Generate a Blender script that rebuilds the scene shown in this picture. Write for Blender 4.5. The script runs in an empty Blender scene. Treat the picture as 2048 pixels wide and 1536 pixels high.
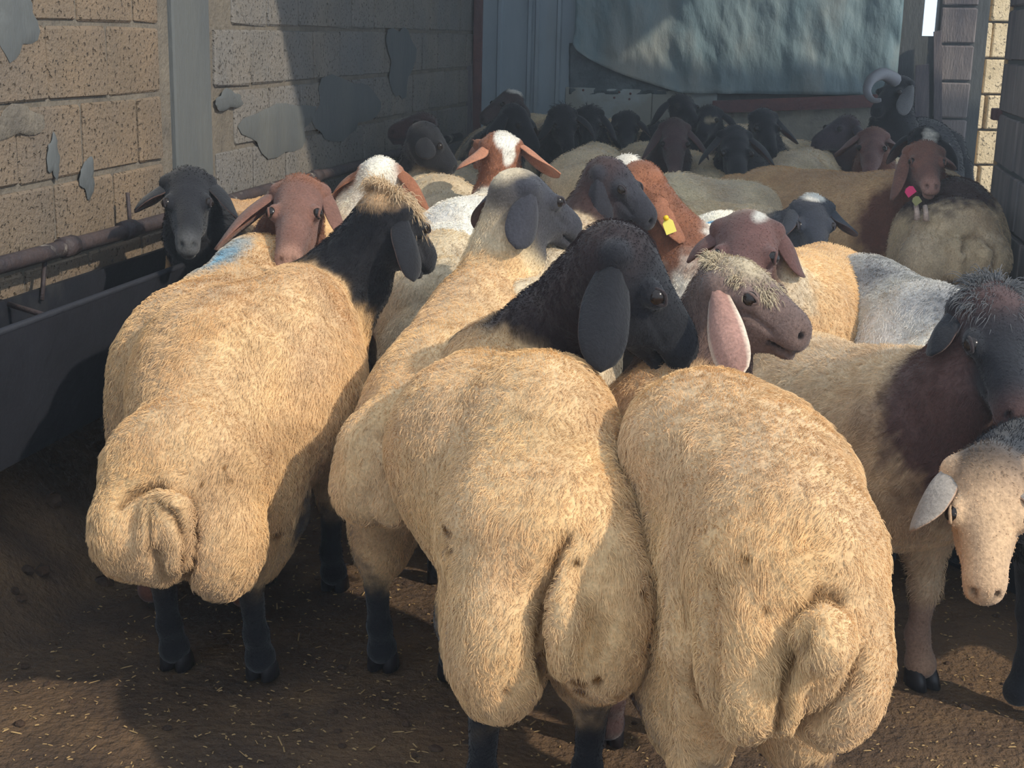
import bpy, math, random
import numpy as np
from mathutils import Matrix, Vector
random.seed(7)
SC = bpy.context.scene
COL = SC.collection
F_PX = 2800.0
V = lambda *a: np.array(a, dtype=float)
def nrm(v):
    v = np.asarray(v, float); return v / (np.linalg.norm(v) + 1e-12)

# ------------------------------------------------------------------ camera
# The room's long axis (+Y) vanishes at pixel (1600, 80); the horizon tips slightly with the hand-held phone.
CAM = V(0, 0, 1.29)
def _cv(x, y): return V((x - 1024) / F_PX, -(y - 768) / F_PX, -1.0)
_fy = nrm(_cv(1600, 80)); _h2 = nrm(_cv(600, 56))
_up = nrm(np.cross(_fy, _h2)); _up = _up if _up[1] > 0 else -_up
_rx = np.cross(_fy, _up)
RC = np.array([_rx, _fy, _up])            # camera space -> world
cam_d = bpy.data.cameras.new('camera'); cam = bpy.data.objects.new('camera', cam_d); COL.objects.link(cam)
cam_d.sensor_width = 36; cam_d.lens = F_PX / 2048 * 36; cam_d.clip_start = 0.05; cam_d.clip_end = 200
cam.matrix_world = Matrix(np.vstack([np.hstack([RC, CAM.reshape(3, 1)]), [0, 0, 0, 1]]).tolist())
SC.camera = cam
FWD = RC @ V(0, 0, -1); FH = nrm(V(FWD[0], FWD[1], 0)); RH = V(FH[1], -FH[0], 0)
def ray(x, y): return RC @ _cv(x, y)
def H(x, y, d):                            # point seen at pixel x,y whose ground distance ahead is d
    r = ray(x, y); return CAM + r * (d / np.dot(r, FH))
def PY(x, y, Y): r = ray(x, y); return CAM + r * (Y / r[1])
def PX(x, y, X): r = ray(x, y); return CAM + r * (X / r[0])
def PZ(x, y, Z): r = ray(x, y); return CAM + r * ((Z - CAM[2]) / r[2])

# ------------------------------------------------------------------ light
w = bpy.data.worlds.new('sky'); SC.world = w; w.use_nodes = True
bg = w.node_tree.nodes['Background']; bg.inputs[0].default_value = (0.70, 0.84, 1.0, 1); bg.inputs[1].default_value = SKY_STRENGTH = 1.45
sun_d = bpy.data.lights.new('sun', 'SUN'); sun_d.energy = 3.3; sun_d.angle = math.radians(1.2); sun_d.color = (1.0, 0.90, 0.74)
sun = bpy.data.objects.new('sun', sun_d); COL.objects.link(sun)
SUN_DIR = nrm(V(0.74, -0.34, 0.60))
sun.rotation_euler = Vector(SUN_DIR).to_track_quat('Z', 'Y').to_euler()
SC.view_settings.view_transform = 'Standard'; SC.view_settings.look = 'None'
SC.view_settings.exposure = 0.0; SC.view_settings.gamma = 1.0; SC.view_settings.use_curve_mapping = False
SC.cycles.max_bounces = 6; SC.cycles.diffuse_bounces = 3; SC.cycles.transparent_max_bounces = 8

# ------------------------------------------------------------------ helpers
def lin(c):
    c = np.asarray(c, float) / 255.0
    return np.where(c <= 0.04045, c / 12.92, ((c + 0.055) / 1.055) ** 2.4)
def tag(o, label=None, cat=None, group=None, kind=None):
    if label: o['label'] = label
    if cat: o['category'] = cat
    if group: o['group'] = group
    if kind: o['kind'] = kind
    return o
def mesh_obj(name, verts, faces, mat, parent=None, smooth=False, loc=None, rotz=0.0):
    me = bpy.data.meshes.new(name)
    verts = np.asarray(verts, float)
    me.from_pydata(verts.tolist(), [], [tuple(int(i) for i in f) for f in faces])
    if smooth: me.polygons.foreach_set('use_smooth', [True] * len(me.polygons))
    if mat: me.materials.append(mat)
    o = bpy.data.objects.new(name, me); COL.objects.link(o)
    if parent is not None: o.parent = parent
    if loc is not None: o.location = loc
    o.rotation_euler[2] = rotz
    return o
def empty(name, loc=(0, 0, 0), rotz=0.0):
    o = bpy.data.objects.new(name, None); COL.objects.link(o); o.location = loc; o.rotation_euler[2] = rotz
    o.empty_display_size = 0.1
    return o
def box_vf(x0, x1, y0, y1, z0, z1, b=0.0):
    if b <= 0:
        v = [(x, y, z) for x in (x0, x1) for y in (y0, y1) for z in (z0, z1)]
        return v, [(0, 1, 3, 2), (4, 6, 7, 5), (0, 4, 5, 1), (2, 3, 7, 6), (0, 2, 6, 4), (1, 5, 7, 3)]
    v = []; f = []
    c = [(x0, x1), (y0, y1), (z0, z1)]
    idx = {}
    for sx in (0, 1):
        for sy in (0, 1):
            for sz in (0, 1):
                for ax in range(3):
                    p = [c[0][sx], c[1][sy], c[2][sz]]
                    for a2 in range(3):
                        if a2 != ax: p[a2] += b * (1 if (sx, sy, sz)[a2] == 0 else -1)
                    idx[(sx, sy, sz, ax)] = len(v); v.append(tuple(p))
    for ax in range(3):
        a, c2 = [i for i in range(3) if i != ax]
        for s in (0, 1):
            q = []
            for (i, j) in ((0, 0), (1, 0), (1, 1), (0, 1)):
                k = [0, 0, 0]; k[ax] = s; k[a] = i; k[c2] = j; q.append(idx[(*k, ax)])
            f.append(tuple(q))
        for (i, j) in ((0, 0), (1, 0), (1, 1), (0, 1)):   # edges along ax
            q = []
            for e, w_ in ((0, a), (1, a), (1, c2), (0, c2)):
                k = [0, 0, 0]; k[ax] = e; k[a] = i; k[c2] = j; q.append(idx[(*k, w_)])
            f.append(tuple(q))
    for sx in (0, 1):
        for sy in (0, 1):
            for sz in (0, 1):
                f.append(tuple(idx[(sx, sy, sz, ax)] for ax in range(3)))
    return v, f
def fix_normals(o):
    import bmesh
    bm = bmesh.new(); bm.from_mesh(o.data); bmesh.ops.recalc_face_normals(bm, faces=bm.faces); bm.to_mesh(o.data); bm.free()
    return o
def box(name, x0, x1, y0, y1, z0, z1, mat, parent=None, b=0.0, **k):
    v, f = box_vf(x0, x1, y0, y1, z0, z1, b); return fix_normals(mesh_obj(name, v, f, mat, parent, **k))
def tube_vf(pts, rad, n=8, cap=True):
    pts = [np.asarray(p, float) for p in pts]; m = len(pts)
    rad = [rad] * m if np.isscalar(rad) else rad
    v = []; f = []
    t0 = nrm(pts[1] - pts[0]); a = nrm(np.cross(t0, V(0.13, 0.21, 0.97) if abs(t0[2]) < .9 else V(1, 0, 0)))
    for i, p in enumerate(pts):
        t = nrm(pts[min(i + 1, m - 1)] - pts[max(i - 1, 0)])
        a = nrm(a - t * np.dot(a, t)); b = np.cross(t, a)
        for k in range(n):
            th = 2 * math.pi * k / n; v.append(p + rad[i] * (math.cos(th) * a + math.sin(th) * b))
    for i in range(m - 1):
        for k in range(n):
            f.append((i * n + k, i * n + (k + 1) % n, (i + 1) * n + (k + 1) % n, (i + 1) * n + k))
    if cap: f.append(tuple(range(n - 1, -1, -1))); f.append(tuple((m - 1) * n + k for k in range(n)))
    return v, f
def ball_vf(c, r, nu=14, nv=9, ax=None):
    r = np.array([r] * 3 if np.isscalar(r) else r, float); ax = np.eye(3) if ax is None else np.array(ax)
    v = []; f = []
    for j in range(nv + 1):
        ph = math.pi * j / nv
        for i in range(nu):
            th = 2 * math.pi * i / nu
            l = V(math.sin(ph) * math.cos(th), math.sin(ph) * math.sin(th), math.cos(ph)) * r
            v.append(np.asarray(c) + l @ ax)
    for j in range(nv):
        for i in range(nu): f.append((j * nu + i, (j + 1) * nu + i, (j + 1) * nu + (i + 1) % nu, j * nu + (i + 1) % nu))
    return v, f
def vnoise(p, freq, seed=0, octs=2):       # cheap smooth noise, about -1..1
    r = np.random.RandomState(seed); out = np.zeros(len(p)); amp = 1.0; tot = 0
    for o in range(octs):
        s = np.zeros(len(p))
        for k in range(5):
            d = r.normal(size=3); d /= np.linalg.norm(d)
            s += np.sin(p @ (d * freq * 6.28 * r.uniform(.7, 1.4)) + r.uniform(0, 6.28) + 1.2 * np.sin(p @ (r.normal(size=3) * freq * 3)))
        out += amp * s / 2.2; tot += amp; amp *= .5; freq *= 2.1
    return np.clip(out / tot, -1.3, 1.3)

# ------------------------------------------------------------------ materials
def new_mat(name):
    m = bpy.data.materials.new(name); m.use_nodes = True; nt = m.node_tree
    return m, nt, nt.nodes['Principled BSDF'], nt.nodes, nt.links
def N(nodes, t, **k):
    n = nodes.new(t)
    for a, b in k.items():
        if a in n.inputs: n.inputs[a].default_value = b
        else: setattr(n, a, b)
    return n
def mixc(nodes, links, fac, a, b, typ='MIX'):
    m = nodes.new('ShaderNodeMix'); m.data_type = 'RGBA'; m.blend_type = typ
    for sock, val in ((0, fac), (6, a), (7, b)):
        if hasattr(val, 'is_linked') or hasattr(val, 'links'): links.new(val, m.inputs[sock])
        else: m.inputs[sock].default_value = val if sock == 0 else (*val[:3], 1)
    return m.outputs[2]
def ramp(nodes, links, src, stops):
    r = nodes.new('ShaderNodeValToRGB'); links.new(src, r.inputs[0]); el = r.color_ramp.elements
    while len(el) < len(stops): el.new(0.5)
    for e, (p, c) in zip(el, stops): e.position = p; e.color = (c, c, c, 1) if np.isscalar(c) else (*c[:3], 1)
    return r.outputs[0]
def surface(name, c1, c2, scale=8, rough=.85, bump=.3, bscale=60, c3=None, s3=2.0, t3=(.5, .62), metal=0, stretch=(1, 1, 1), pits=None, bdist=.01):
    m, nt, bs, nd, lk = new_mat(name)
    tc = nd.new('ShaderNodeNewGeometry'); mp = N(nd, 'ShaderNodeMapping'); mp.inputs['Scale'].default_value = stretch
    lk.new(tc.outputs['Position'], mp.inputs[0])
    n1 = N(nd, 'ShaderNodeTexNoise', Scale=scale, Detail=6.0, Roughness=.65); lk.new(mp.outputs[0], n1.inputs['Vector'])
    f = ramp(nd, lk, n1.outputs['Fac'], [(.35, 0.0), (.65, 1.0)])
    c = mixc(nd, lk, f, c1, c2)
    if c3 is not None:
        n3 = N(nd, 'ShaderNodeTexNoise', Scale=s3, Detail=5.0, Roughness=.6); lk.new(mp.outputs[0], n3.inputs['Vector'])
        c = mixc(nd, lk, ramp(nd, lk, n3.outputs['Fac'], [(t3[0], 0.0), (t3[1], 1.0)]), c, c3)
    n2 = N(nd, 'ShaderNodeTexNoise', Scale=bscale, Detail=4.0, Roughness=.6); lk.new(mp.outputs[0], n2.inputs['Vector'])
    hsrc = n2.outputs['Fac']
    if pits is not None:
        n4 = N(nd, 'ShaderNodeTexNoise', Scale=pits, Detail=2.0, Roughness=.5); lk.new(tc.outputs['Position'], n4.inputs['Vector'])
        pf = ramp(nd, lk, n4.outputs['Fac'], [(.30, 1.0), (.40, 0.0)])
        c = mixc(nd, lk, pf, c, tuple(np.array(c1) * .40))
        mm = N(nd, 'ShaderNodeMath', operation='SUBTRACT'); lk.new(hsrc, mm.inputs[0]); lk.new(pf, mm.inputs[1]); hsrc = mm.outputs[0]
    lk.new(c, bs.inputs['Base Color'])
    b = N(nd, 'ShaderNodeBump', Strength=bump, Distance=bdist); lk.new(hsrc, b.inputs['Height']); lk.new(b.outputs[0], bs.inputs['Normal'])
    bs.inputs['Roughness'].default_value = rough; bs.inputs['Metallic'].default_value = metal
    bs.inputs['Specular IOR Level'].default_value = .3
    return m
def flat(name, c, rough=.6, metal=0, spec=.4):
    m, nt, bs, nd, lk = new_mat(name)
    nz = N(nd, 'ShaderNodeTexNoise', Scale=35.0, Detail=3.0)
    cc = mixc(nd, lk, nz.outputs['Fac'], tuple(np.array(c) * .8), tuple(np.minimum(np.array(c) * 1.2, 1)))
    lk.new(cc, bs.inputs['Base Color']); bs.inputs['Roughness'].default_value = rough; bs.inputs['Metallic'].default_value = metal
    bs.inputs['Specular IOR Level'].default_value = spec
    return m
def coat_mat(name, bump=.5, rough=.9):
    m, nt, bs, nd, lk = new_mat(name)
    at = N(nd, 'ShaderNodeAttribute', attribute_name='Col')
    tc = nd.new('ShaderNodeTexCoord')
    n1 = N(nd, 'ShaderNodeTexNoise', Scale=14.0, Detail=4.0, Roughness=.6); lk.new(tc.outputs['Object'], n1.inputs['Vector'])
    n2 = N(nd, 'ShaderNodeTexNoise', Scale=170.0, Detail=3.0, Roughness=.6); lk.new(tc.outputs['Object'], n2.inputs['Vector'])
    g = ramp(nd, lk, n1.outputs['Fac'], [(.3, .78), (.7, 1.12)])
    c = mixc(nd, lk, 1.0, at.outputs['Color'], g, 'MULTIPLY')
    g2 = ramp(nd, lk, n2.outputs['Fac'], [(.3, .72), (.7, 1.15)])
    c = mixc(nd, lk, 1.0, c, g2, 'MULTIPLY')
    lk.new(c, bs.inputs['Base Color'])
    b = N(nd, 'ShaderNodeBump', Strength=bump, Distance=.004); lk.new(n2.outputs['Fac'], b.inputs['Height']); lk.new(b.outputs[0], bs.inputs['Normal'])
    bs.inputs['Roughness'].default_value = rough; bs.inputs['Specular IOR Level'].default_value = .2
    bs.inputs['Sheen Weight'].default_value = .15; bs.inputs['Sheen Roughness'].default_value = .5
    return m
M_COAT = coat_mat('short_coat')
m_, nt_, bs_, nd_, lk_ = new_mat('fleece_hair'); M_HAIR = m_
at_ = N(nd_, 'ShaderNodeAttribute', attribute_name='Col'); lk_.new(at_.outputs['Color'], bs_.inputs['Base Color'])
bs_.inputs['Roughness'].default_value = .75; bs_.inputs['Specular IOR Level'].default_value = .12
M_EYE = flat('eye_gloss', (.014, .009, .007), .2, 0, .35)
M_IRIS = flat('eye_iris_amber', (.13, .06, .02), .2, 0, .4)
M_HOOF = flat('hoof_horn', (.018, .016, .018), .45)
M_NOSE = flat('nostril_dark', (.012, .008, .008), .6)
# ------------------------------------------------------------------ sheep sculptor: smooth distance field -> one continuous skin
class Field:
    def __init__(s, base, fwd):
        s.base = base; s.R = np.array([fwd, np.cross(V(0, 0, 1), fwd), V(0, 0, 1)])    # world -> local rows
        s.pr = []
    def L(s, p): return s.R @ (np.asarray(p, float) - s.base)
    def D(s, v): return s.R @ np.asarray(v, float)
    def ell(s, c, r, ax=None, k=.04, g='body', sub=False):
        A = s.R.copy() if ax is None else np.array([nrm(a) for a in ax])
        s.pr.append(('e', s.L(c), np.array(r, float), A @ s.R.T, k, g, sub))
    def cone(s, a, b, ra, rb, k=.03, g='body', sub=False):
        s.pr.append(('c', s.L(a), s.L(b), ra, rb, k, g, sub))
    @staticmethod
    def dist(p, P):
        if p[0] == 'e':
            q = (P - p[1].astype(P.dtype)) @ p[3].T.astype(P.dtype); r = p[2].astype(P.dtype)
            k0 = np.sqrt(((q / r) ** 2).sum(-1)); k1 = np.sqrt(((q / (r * r)) ** 2).sum(-1))
            return k0 * (k0 - 1) / (k1 + 1e-6)
        a, b = p[1].astype(P.dtype), p[2].astype(P.dtype); ab = b - a
        t = np.clip(((P - a) @ ab) / (ab @ ab + 1e-9), 0, 1)
        dd = P - a - t[..., None] * ab
        return np.sqrt((dd ** 2).sum(-1)) - (p[3] + (p[4] - p[3]) * t)
    @staticmethod
    def bounds(p):
        if p[0] == 'e':
            e = np.sqrt(((p[3] * p[2][:, None]) ** 2).sum(0)); return p[1] - e, p[1] + e
        return np.minimum(p[1] - p[3], p[2] - p[4]), np.maximum(p[1] + p[3], p[2] + p[4])
    def build(s, h, hb=None, hf=None):
        """hb: (lo, hi) local box that gets the finer spacing hf"""
        bs = [s.bounds(p) for p in s.pr if not p[6 if p[0] == 'e' else 7]]
        lo = np.min([b[0] for b in bs], 0) - 3 * h - .01; hi = np.max([b[1] for b in bs], 0) + 3 * h + .01
        ax = []
        for i in range(3):
            x = [lo[i]]
            while x[-1] < hi[i]:
                x.append(x[-1] + (hf if hb is not None and hb[0][i] < x[-1] < hb[1][i] else h))
            ax.append(np.array(x, np.float32))
        n = np.array([len(a) for a in ax])
        Fd = np.full(n, .1, np.float32)
        for p in s.pr:
            k = p[4] if p[0] == 'e' else p[5]; sub = p[6] if p[0] == 'e' else p[7]
            b0, b1 = s.bounds(p); m = max(k, .02) + 2 * h
            sl = tuple(slice(max(0, int(np.searchsorted(ax[i], b0[i] - m)) - 1), min(n[i], int(np.searchsorted(ax[i], b1[i] + m)) + 1)) for i in range(3))
            G = np.stack(np.meshgrid(*[ax[i][sl[i]] for i in range(3)], indexing='ij'), -1)
            d = s.dist(p, G).astype(np.float32); f = Fd[sl]
            if not sub:
                hh = np.clip(.5 + .5 * (f - d) / k, 0, 1); Fd[sl] = f + (d - f) * hh - k * hh * (1 - hh)
            else:
                d = -d; hh = np.clip(.5 - .5 * (f - d) / k, 0, 1); Fd[sl] = f + (d - f) * hh + k * hh * (1 - hh)
        # surface nets
        S = Fd < 0
        c = np.zeros(np.array(S.shape) - 1, np.int8)
        offs = [(i, j, k) for i in (0, 1) for j in (0, 1) for k in (0, 1)]
        nx, ny, nz = c.shape
        for (i, j, k) in offs: c += S[i:i + nx, j:j + ny, k:k + nz]
        act = np.argwhere((c > 0) & (c < 8)); idx = np.full(c.shape, -1, np.int32); idx[tuple(act.T)] = np.arange(len(act))
        val = np.stack([Fd[act[:, 0] + i, act[:, 1] + j, act[:, 2] + k] for (i, j, k) in offs], 1)
        acc = np.zeros((len(act), 3)); cnt = np.zeros(len(act))
        for a in range(8):
            for b in range(a + 1, 8):
                da = np.array(offs[b]) - np.array(offs[a])
                if np.abs(da).sum() != 1: continue
                va, vb = val[:, a], val[:, b]; m = (va < 0) != (vb < 0)
                t = np.where(m, va / (va - vb + 1e-12), 0)
                acc[m] += np.array(offs[a]) + t[m, None] * da; cnt[m] += 1
        gi = act + acc / cnt[:, None]
        verts = np.stack([np.interp(gi[:, i], np.arange(n[i]), ax[i]) for i in range(3)], 1)
        faces = []
        for a in range(3):
            b, d_ = (a + 1) % 3, (a + 2) % 3
            s0 = [slice(1, -1)] * 3; s0[a] = slice(0, -1); s1 = list(s0); s1[a] = slice(1, None)
            A0 = S[tuple(s0)]; A1 = S[tuple(s1)]; e = np.argwhere(A0 != A1)
            if not len(e): continue
            off = np.ones(3, int); off[a] = 0; g = e + off
            def cell(db, dd):
                q = g.copy(); q[:, b] -= db; q[:, d_] -= dd; return idx[q[:, 0], q[:, 1], q[:, 2]]
            Q = np.stack([cell(1, 1), cell(0, 1), cell(0, 0), cell(1, 0)], 1)
            ins = A0[tuple(e.T)]; Q[~ins] = Q[~ins][:, ::-1]; faces.append(Q)
        return verts, np.concatenate(faces)

def fast_mesh(name, v, q):
    me = bpy.data.meshes.new(name)
    me.vertices.add(len(v)); me.vertices.foreach_set('co', v.astype(np.float32).ravel())
    me.loops.add(q.size); me.loops.foreach_set('vertex_index', q.astype(np.int32).ravel())
    me.polygons.add(len(q)); me.polygons.foreach_set('loop_start', np.arange(0, q.size, 4, dtype=np.int32))
    me.polygons.foreach_set('use_smooth', np.ones(len(q), bool))
    me.update(calc_edges=True)
    return me
def set_col(me, c):
    a = me.color_attributes.new('Col', 'FLOAT_COLOR', 'POINT')
    a.data.foreach_set('color', np.hstack([c, np.ones((len(c), 1))]).astype(np.float32).ravel())
def vert_normals(v, q):
    n = np.cross(v[q[:, 2]] - v[q[:, 0]], v[q[:, 3]] - v[q[:, 1]]); out = np.zeros_like(v)
    for i in range(4): np.add.at(out, q[:, i], n)
    return out / (np.linalg.norm(out, axis=1, keepdims=True) + 1e-12)

def ear_mesh(base, d0, d1, wd, L, Wd, cout, cin, outw, cup=.35, rim=None, seed=0):
    """leaf-shaped drooping ear with thickness: root at base, leaves along d0, ends along d1, width along wd"""
    nl, nw = 14, 9
    if np.dot(np.cross(d1, wd), outw) < 0: wd = -wd
    p = np.array(base, float); top = []; bot = []
    for i in range(nl + 1):
        t = i / nl; d = nrm(d0 * (1 - t) ** 1.3 + d1 * (1 - (1 - t) ** 1.3))
        if i: p = p + d * L / nl
        wv = nrm(wd - d * np.dot(wd, d)); nn = np.cross(d, wv)
        ww = Wd * (.42 + .58 * math.sin(min(t * 1.9, 1.0) * math.pi / 2)) * (1 - max(0, (t - .62) / .38) ** 2.2) ** .6 + .002
        for j in range(nw):
            u = j / (nw - 1) * 2 - 1
            off = wv * (u * ww / 2) + nn * (-cup * ww * (u * u) * (1.25 - t))
            th = .0055 * (1 - .6 * abs(u)) * (1 - .5 * t); off = off + nn * (.004 * math.sin(t * 5 + seed) + .0018 * math.cos(u * 9 + seed) * (1 - t))
            top.append(p + off + nn * th); bot.append(p + off - nn * th)
            
    v = np.array(top + bot); o = len(top); f = []
    for i in range(nl):
        for j in range(nw - 1):
            a = i * nw + j; f.append((a, a + 1, a + nw + 1, a + nw)); f.append((o + a, o + a + nw, o + a + nw + 1, o + a + 1))
        for j in (0, nw - 1):
            a = i * nw + j
            f.append((a, a + nw, o + a + nw, o + a) if j == 0 else (a, o + a, o + a + nw, a + nw))
    a = nl * nw
    for j in range(nw - 1): f.append((a + j, a + j + 1, o + a + j + 1, o + a + j)); f.append((j, o + j, o + j + 1, j + 1))
    col = np.vstack([np.tile(cout, (o, 1)), np.tile(cin, (o, 1))])
    if rim is not None:
        e_ = np.array([(k % nw) in (0, nw - 1) for k in range(o)] * 2); col[e_] = rim
    return v, np.array(f), col

CREAM = lin((215, 179, 134)); TAN = lin((196, 160, 120)); PALE = lin((214, 194, 162)); WHITE = lin((236, 230, 218))
BLACK = lin((31, 32, 37)); BROWN = lin((112, 72, 56)); DBROWN = lin((66, 48, 46)); RUST = lin((150, 98, 72)); GREYB = lin((112, 92, 84))
PINK = lin((190, 135, 115)); GREY = lin((120, 120, 122)); DIRT = lin((120, 84, 50)); STAIN = lin((112, 74, 32)); BLUE = lin((70, 160, 200))
HAIR_TOTAL = 0

def sheep(name, label, W, R, P, Nn, fleece=CREAM, neck=BROWN, head=BROWN, leg=DBROWN, fat=1.0, res=.012, hairs=15000,
          muz=None, tail=True, tw=.19, tz=.30, roll=0.0, ears=(None, None), earL=.17, earW=.075, earc=None, earin=None, patches=(), extra=None,
          hlen=.016, hrad=.0006, ndef=.55, cut=None, eyes=True, hooves=False, hs=1.0, tcol=None, legz=None, lump=.0035, ns=1.0, iris=False, trot=0.0, nbias=0.0, rw=1.0, creases=(), earrim=None, dark_hock=False):
    """W withers top, R rump top, P poll, Nn nose tip - all world points"""
    global HAIR_TOTAL
    W, R, P, Nn = [np.array(a, float) for a in (W, R, P, Nn)]
    Z = V(0, 0, 1)
    f = nrm(V(W[0] - R[0], W[1] - R[1], 0)); s = np.cross(Z, f)          # s points to the animal's left
    mid = (W + R) / 2; base = V(mid[0], mid[1], 0)
    F = Field(base, f); E = F.ell; Cn = F.cone
    wz, rz = W[2], R[2]; kz = (wz + rz) / 2 / .75
    Lb = np.linalg.norm(W - R)
    # torso
    Cn(W - Z * .11, R - Z * .12, .105 * kz, .115 * kz, .06)
    E(W - Z * .215 * kz - f * .03, (.22, .155 * kz * (fat * .5 + .5), .215 * kz), k=.06)
    E(mid - Z * .225 * kz - f * .02, (Lb * .5 + .12, .205 * kz * fat, .20 * kz), k=.07)
    E(R - Z * .185 * kz + f * .03, (.20, .185 * kz * (fat * .6 + .4) * rw, .19 * kz), k=.06)
    for sg in (-1, 1):
        # hind leg
        E(R - Z * .31 * kz - f * .02 + s * sg * .115 * kz * rw, (.13, .07 * kz, .19 * kz), k=.05)
        x = R + s * sg * .108 * kz * (.5 + .5 * rw)
        hip = V(x[0], x[1], rz * .52); st = hip + f * .05; st[2] = rz * .48
        hk = hip - f * .09; hk[2] = .40 * rz; ft = hip - f * .055; ft[2] = .105; hf = ft + f * .02; hf[2] = .05
        Cn(st, hk, .075, .033, .04, 'leg' if dark_hock else 'body'); Cn(hk, ft, .029, .0215, .015, 'leg'); Cn(ft, hf, .0265, .026, .015, 'leg')
        E(hf - Z * .006, (.036, .031, .030), k=.012, g='leg')
        # fore leg
        x = W + s * sg * .095 * kz - f * .03
        E(W - Z * .30 * kz + s * sg * .095 * kz - f * .03, (.10, .06, .17 * kz), k=.05)
        el = V(x[0], x[1], wz * .47); kn = el + f * .02; kn[2] = wz * .30; fe = kn - f * .01; fe[2] = .10; fo = fe + f * .02; fo[2] = .045
        Cn(el, kn, .055, .029, .03); Cn(kn, fe, .0275, .021, .015, 'leg'); Cn(fe, fo, .026, .026, .015, 'leg')
        E(fo - Z * .002, (.036, .031, .030), k=.012, g='leg')
    # neck
    hd = nrm(Nn - P); Lh = np.linalg.norm(Nn - P)
    sh = nrm(np.cross(Z, hd)) if abs(hd[2]) < .97 else s
    if np.dot(sh, np.cross(Z, nrm(V(hd[0], hd[1], 0) + 1e-6))) < 0: sh = -sh
    uh = np.cross(hd, sh)
    if uh[2] < 0 and abs(hd[2]) < .97: uh = -uh
    if roll:
        c_, s_ = math.cos(roll), math.sin(roll); sh, uh = sh * c_ + uh * s_, uh * c_ - sh * s_
    g_ = hs
    occ = P - uh * .055 * g_ + hd * .035 * g_
    nb = W - Z * .14 * kz + f * .05
    nm = (nb + occ) / 2 + (f * .03 - Z * .01)
    Cn(nb, nm, .125 * ns, .088 * ns, .05, 'neck'); Cn(nm, occ - hd * .02, .088 * ns, .062 * g_, .04, 'neck')
    Cn(W - Z * .25 * kz + f * .08, nm - Z * .03, .11 * ns, .07 * ns, .05, 'neck')
    # head: cranium, brow, arched nose, cheeks, jaw, lips, orbits, nostrils
    q_ = Lh / .245
    def hp(a, u, l=0.0): return P + hd * a * g_ * q_ + uh * u * g_ + sh * l * g_
    HX = (hd, sh, uh)
    def he(a, u, l, r, k=.02, g='head', sub=False, ax=None): E(hp(a, u, l), tuple(x * g_ for x in r), ax or HX, k=k, g=g, sub=sub)
    he(.050, -.050, 0, (.070, .058, .056), .03)
    he(.090, -.040, 0, (.062, .047, .034), .02)
    Cn(hp(.085, -.048), hp(.205, -.050), .043 * g_, .031 * g_, .02, 'head')
    he(.150, -.036, 0, (.070, .024, .027), .018)
    for sg in (-1, 1):
        he(.090, -.088, sg * .022, (.066, .026, .046), .022)
        he(.155, -.066, sg * .018, (.050, .017, .022), .018)
    Cn(hp(.10, -.108), hp(.195, -.088), .027 * g_, .018 * g_, .015, 'head')
    he(.222, -.056, 0, (.030, .031, .030), .014, 'muz')
    he(.234, -.066, 0, (.020, .028, .017), .010, 'muz')
    he(.214, -.093, 0, (.026, .021, .012), .006, 'muz')
    eye_c = []
    for sg in (-1, 1):
        he(.100, -.028, sg * .048, (.026, .016, .019), .010)
        eye_c.append((hp(.108, -.0235, sg * .0525), sg))
        he(.012, -.035, sg * .056, (.022, .020, .020), .02)
        if res < .0105:
            he(.114, -.019, sg * .064, (.014, .009, .009), .004, 'head', True)
            Cn(hp(.118, -.050, sg * .050), hp(.185, -.060, sg * .036), .004 * g_, .003 * g_, .008, 'head', True)
            he(.243, -.046, sg * .016, (.013, .0048, .0075), .004, 'muz', True, (nrm(hd + sh * sg * .45 - uh * .2), nrm(sh - hd * .45 * sg), uh))
            he(.215, -.081, sg * .024, (.030, .012, .0028), .004, 'muz', True, (nrm(hd - uh * .10), sh, nrm(uh + hd * .10)))
        else:
            he(.246, -.046, sg * .017, (.014, .007, .009), .004, 'muz', True)
    hbx = [F.L(hp(a_, u_, l_)) for a_ in (-.02, .27) for u_ in (.01, -.13) for l_ in (-.09, .09)]
    hbx = (np.min(hbx, 0), np.max(hbx, 0))
    # fat tail
    if tail:
        tf = f * math.cos(trot) + s * math.sin(trot); ts = np.cross(Z, tf)
        ztop = rz - .13; zc = (ztop + tz) / 2; hh = (ztop - tz) / 2
        T = R - f * .17; T0 = V(T[0], T[1], 0)
        E(T0 + Z * (ztop - .02) , (.10, tw * .85, .12), (tf, ts, Z), k=.05, g='tail')
        for sg in (-1, 1):
            E(T0 - tf * .045 + ts * sg * tw * .5 + Z * (zc - .01 * sg), (.10, tw * .56, hh), (tf, ts, Z), k=.02, g='tail')
            E(T0 - tf * .045 + ts * sg * tw * .52 + Z * (tz + .105), (.095, tw * .50, .105), (tf, ts, Z), k=.03, g='tail')
        # central cleft and the little turned-up tail lying in it
        Cn(T0 - tf * .175 + Z * (zc + .02), T0 - tf * .16 + Z * (tz - .02), .018, .022, .02, 'tail', True)
        Cn(T0 - tf * .115 + ts * .01 + Z * (zc + .055), T0 - tf * .125 + ts * .0 + Z * (zc - .03), .036, .032, .012, 'tail')
        Cn(T0 - tf * .13 + ts * .012 + Z * (zc - .02), T0 - tf * .145 - ts * .012 + Z * (zc + .03), .026, .014, .008, 'tail')
    if extra: extra(F, dict(W=W, R=R, P=P, f=f, s=s, Z=Z, kz=kz))
    hf_ = .0042 if res < .009 else .0058 if res < .0105 else .0095
    v, q = F.build(res, hbx, hf_)
    nr = vert_normals(v, q)
    # colours by nearest body group
    gs = ['body', 'tail', 'neck', 'head', 'muz', 'leg']; G = {g: np.full(len(v), 9.0) for g in gs}
    for p in F.pr:
        if (p[6] if p[0] == 'e' else p[7]): continue
        g = p[5] if p[0] == 'e' else p[6]; G[g] = np.minimum(G[g], F.dist(p, v))
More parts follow.
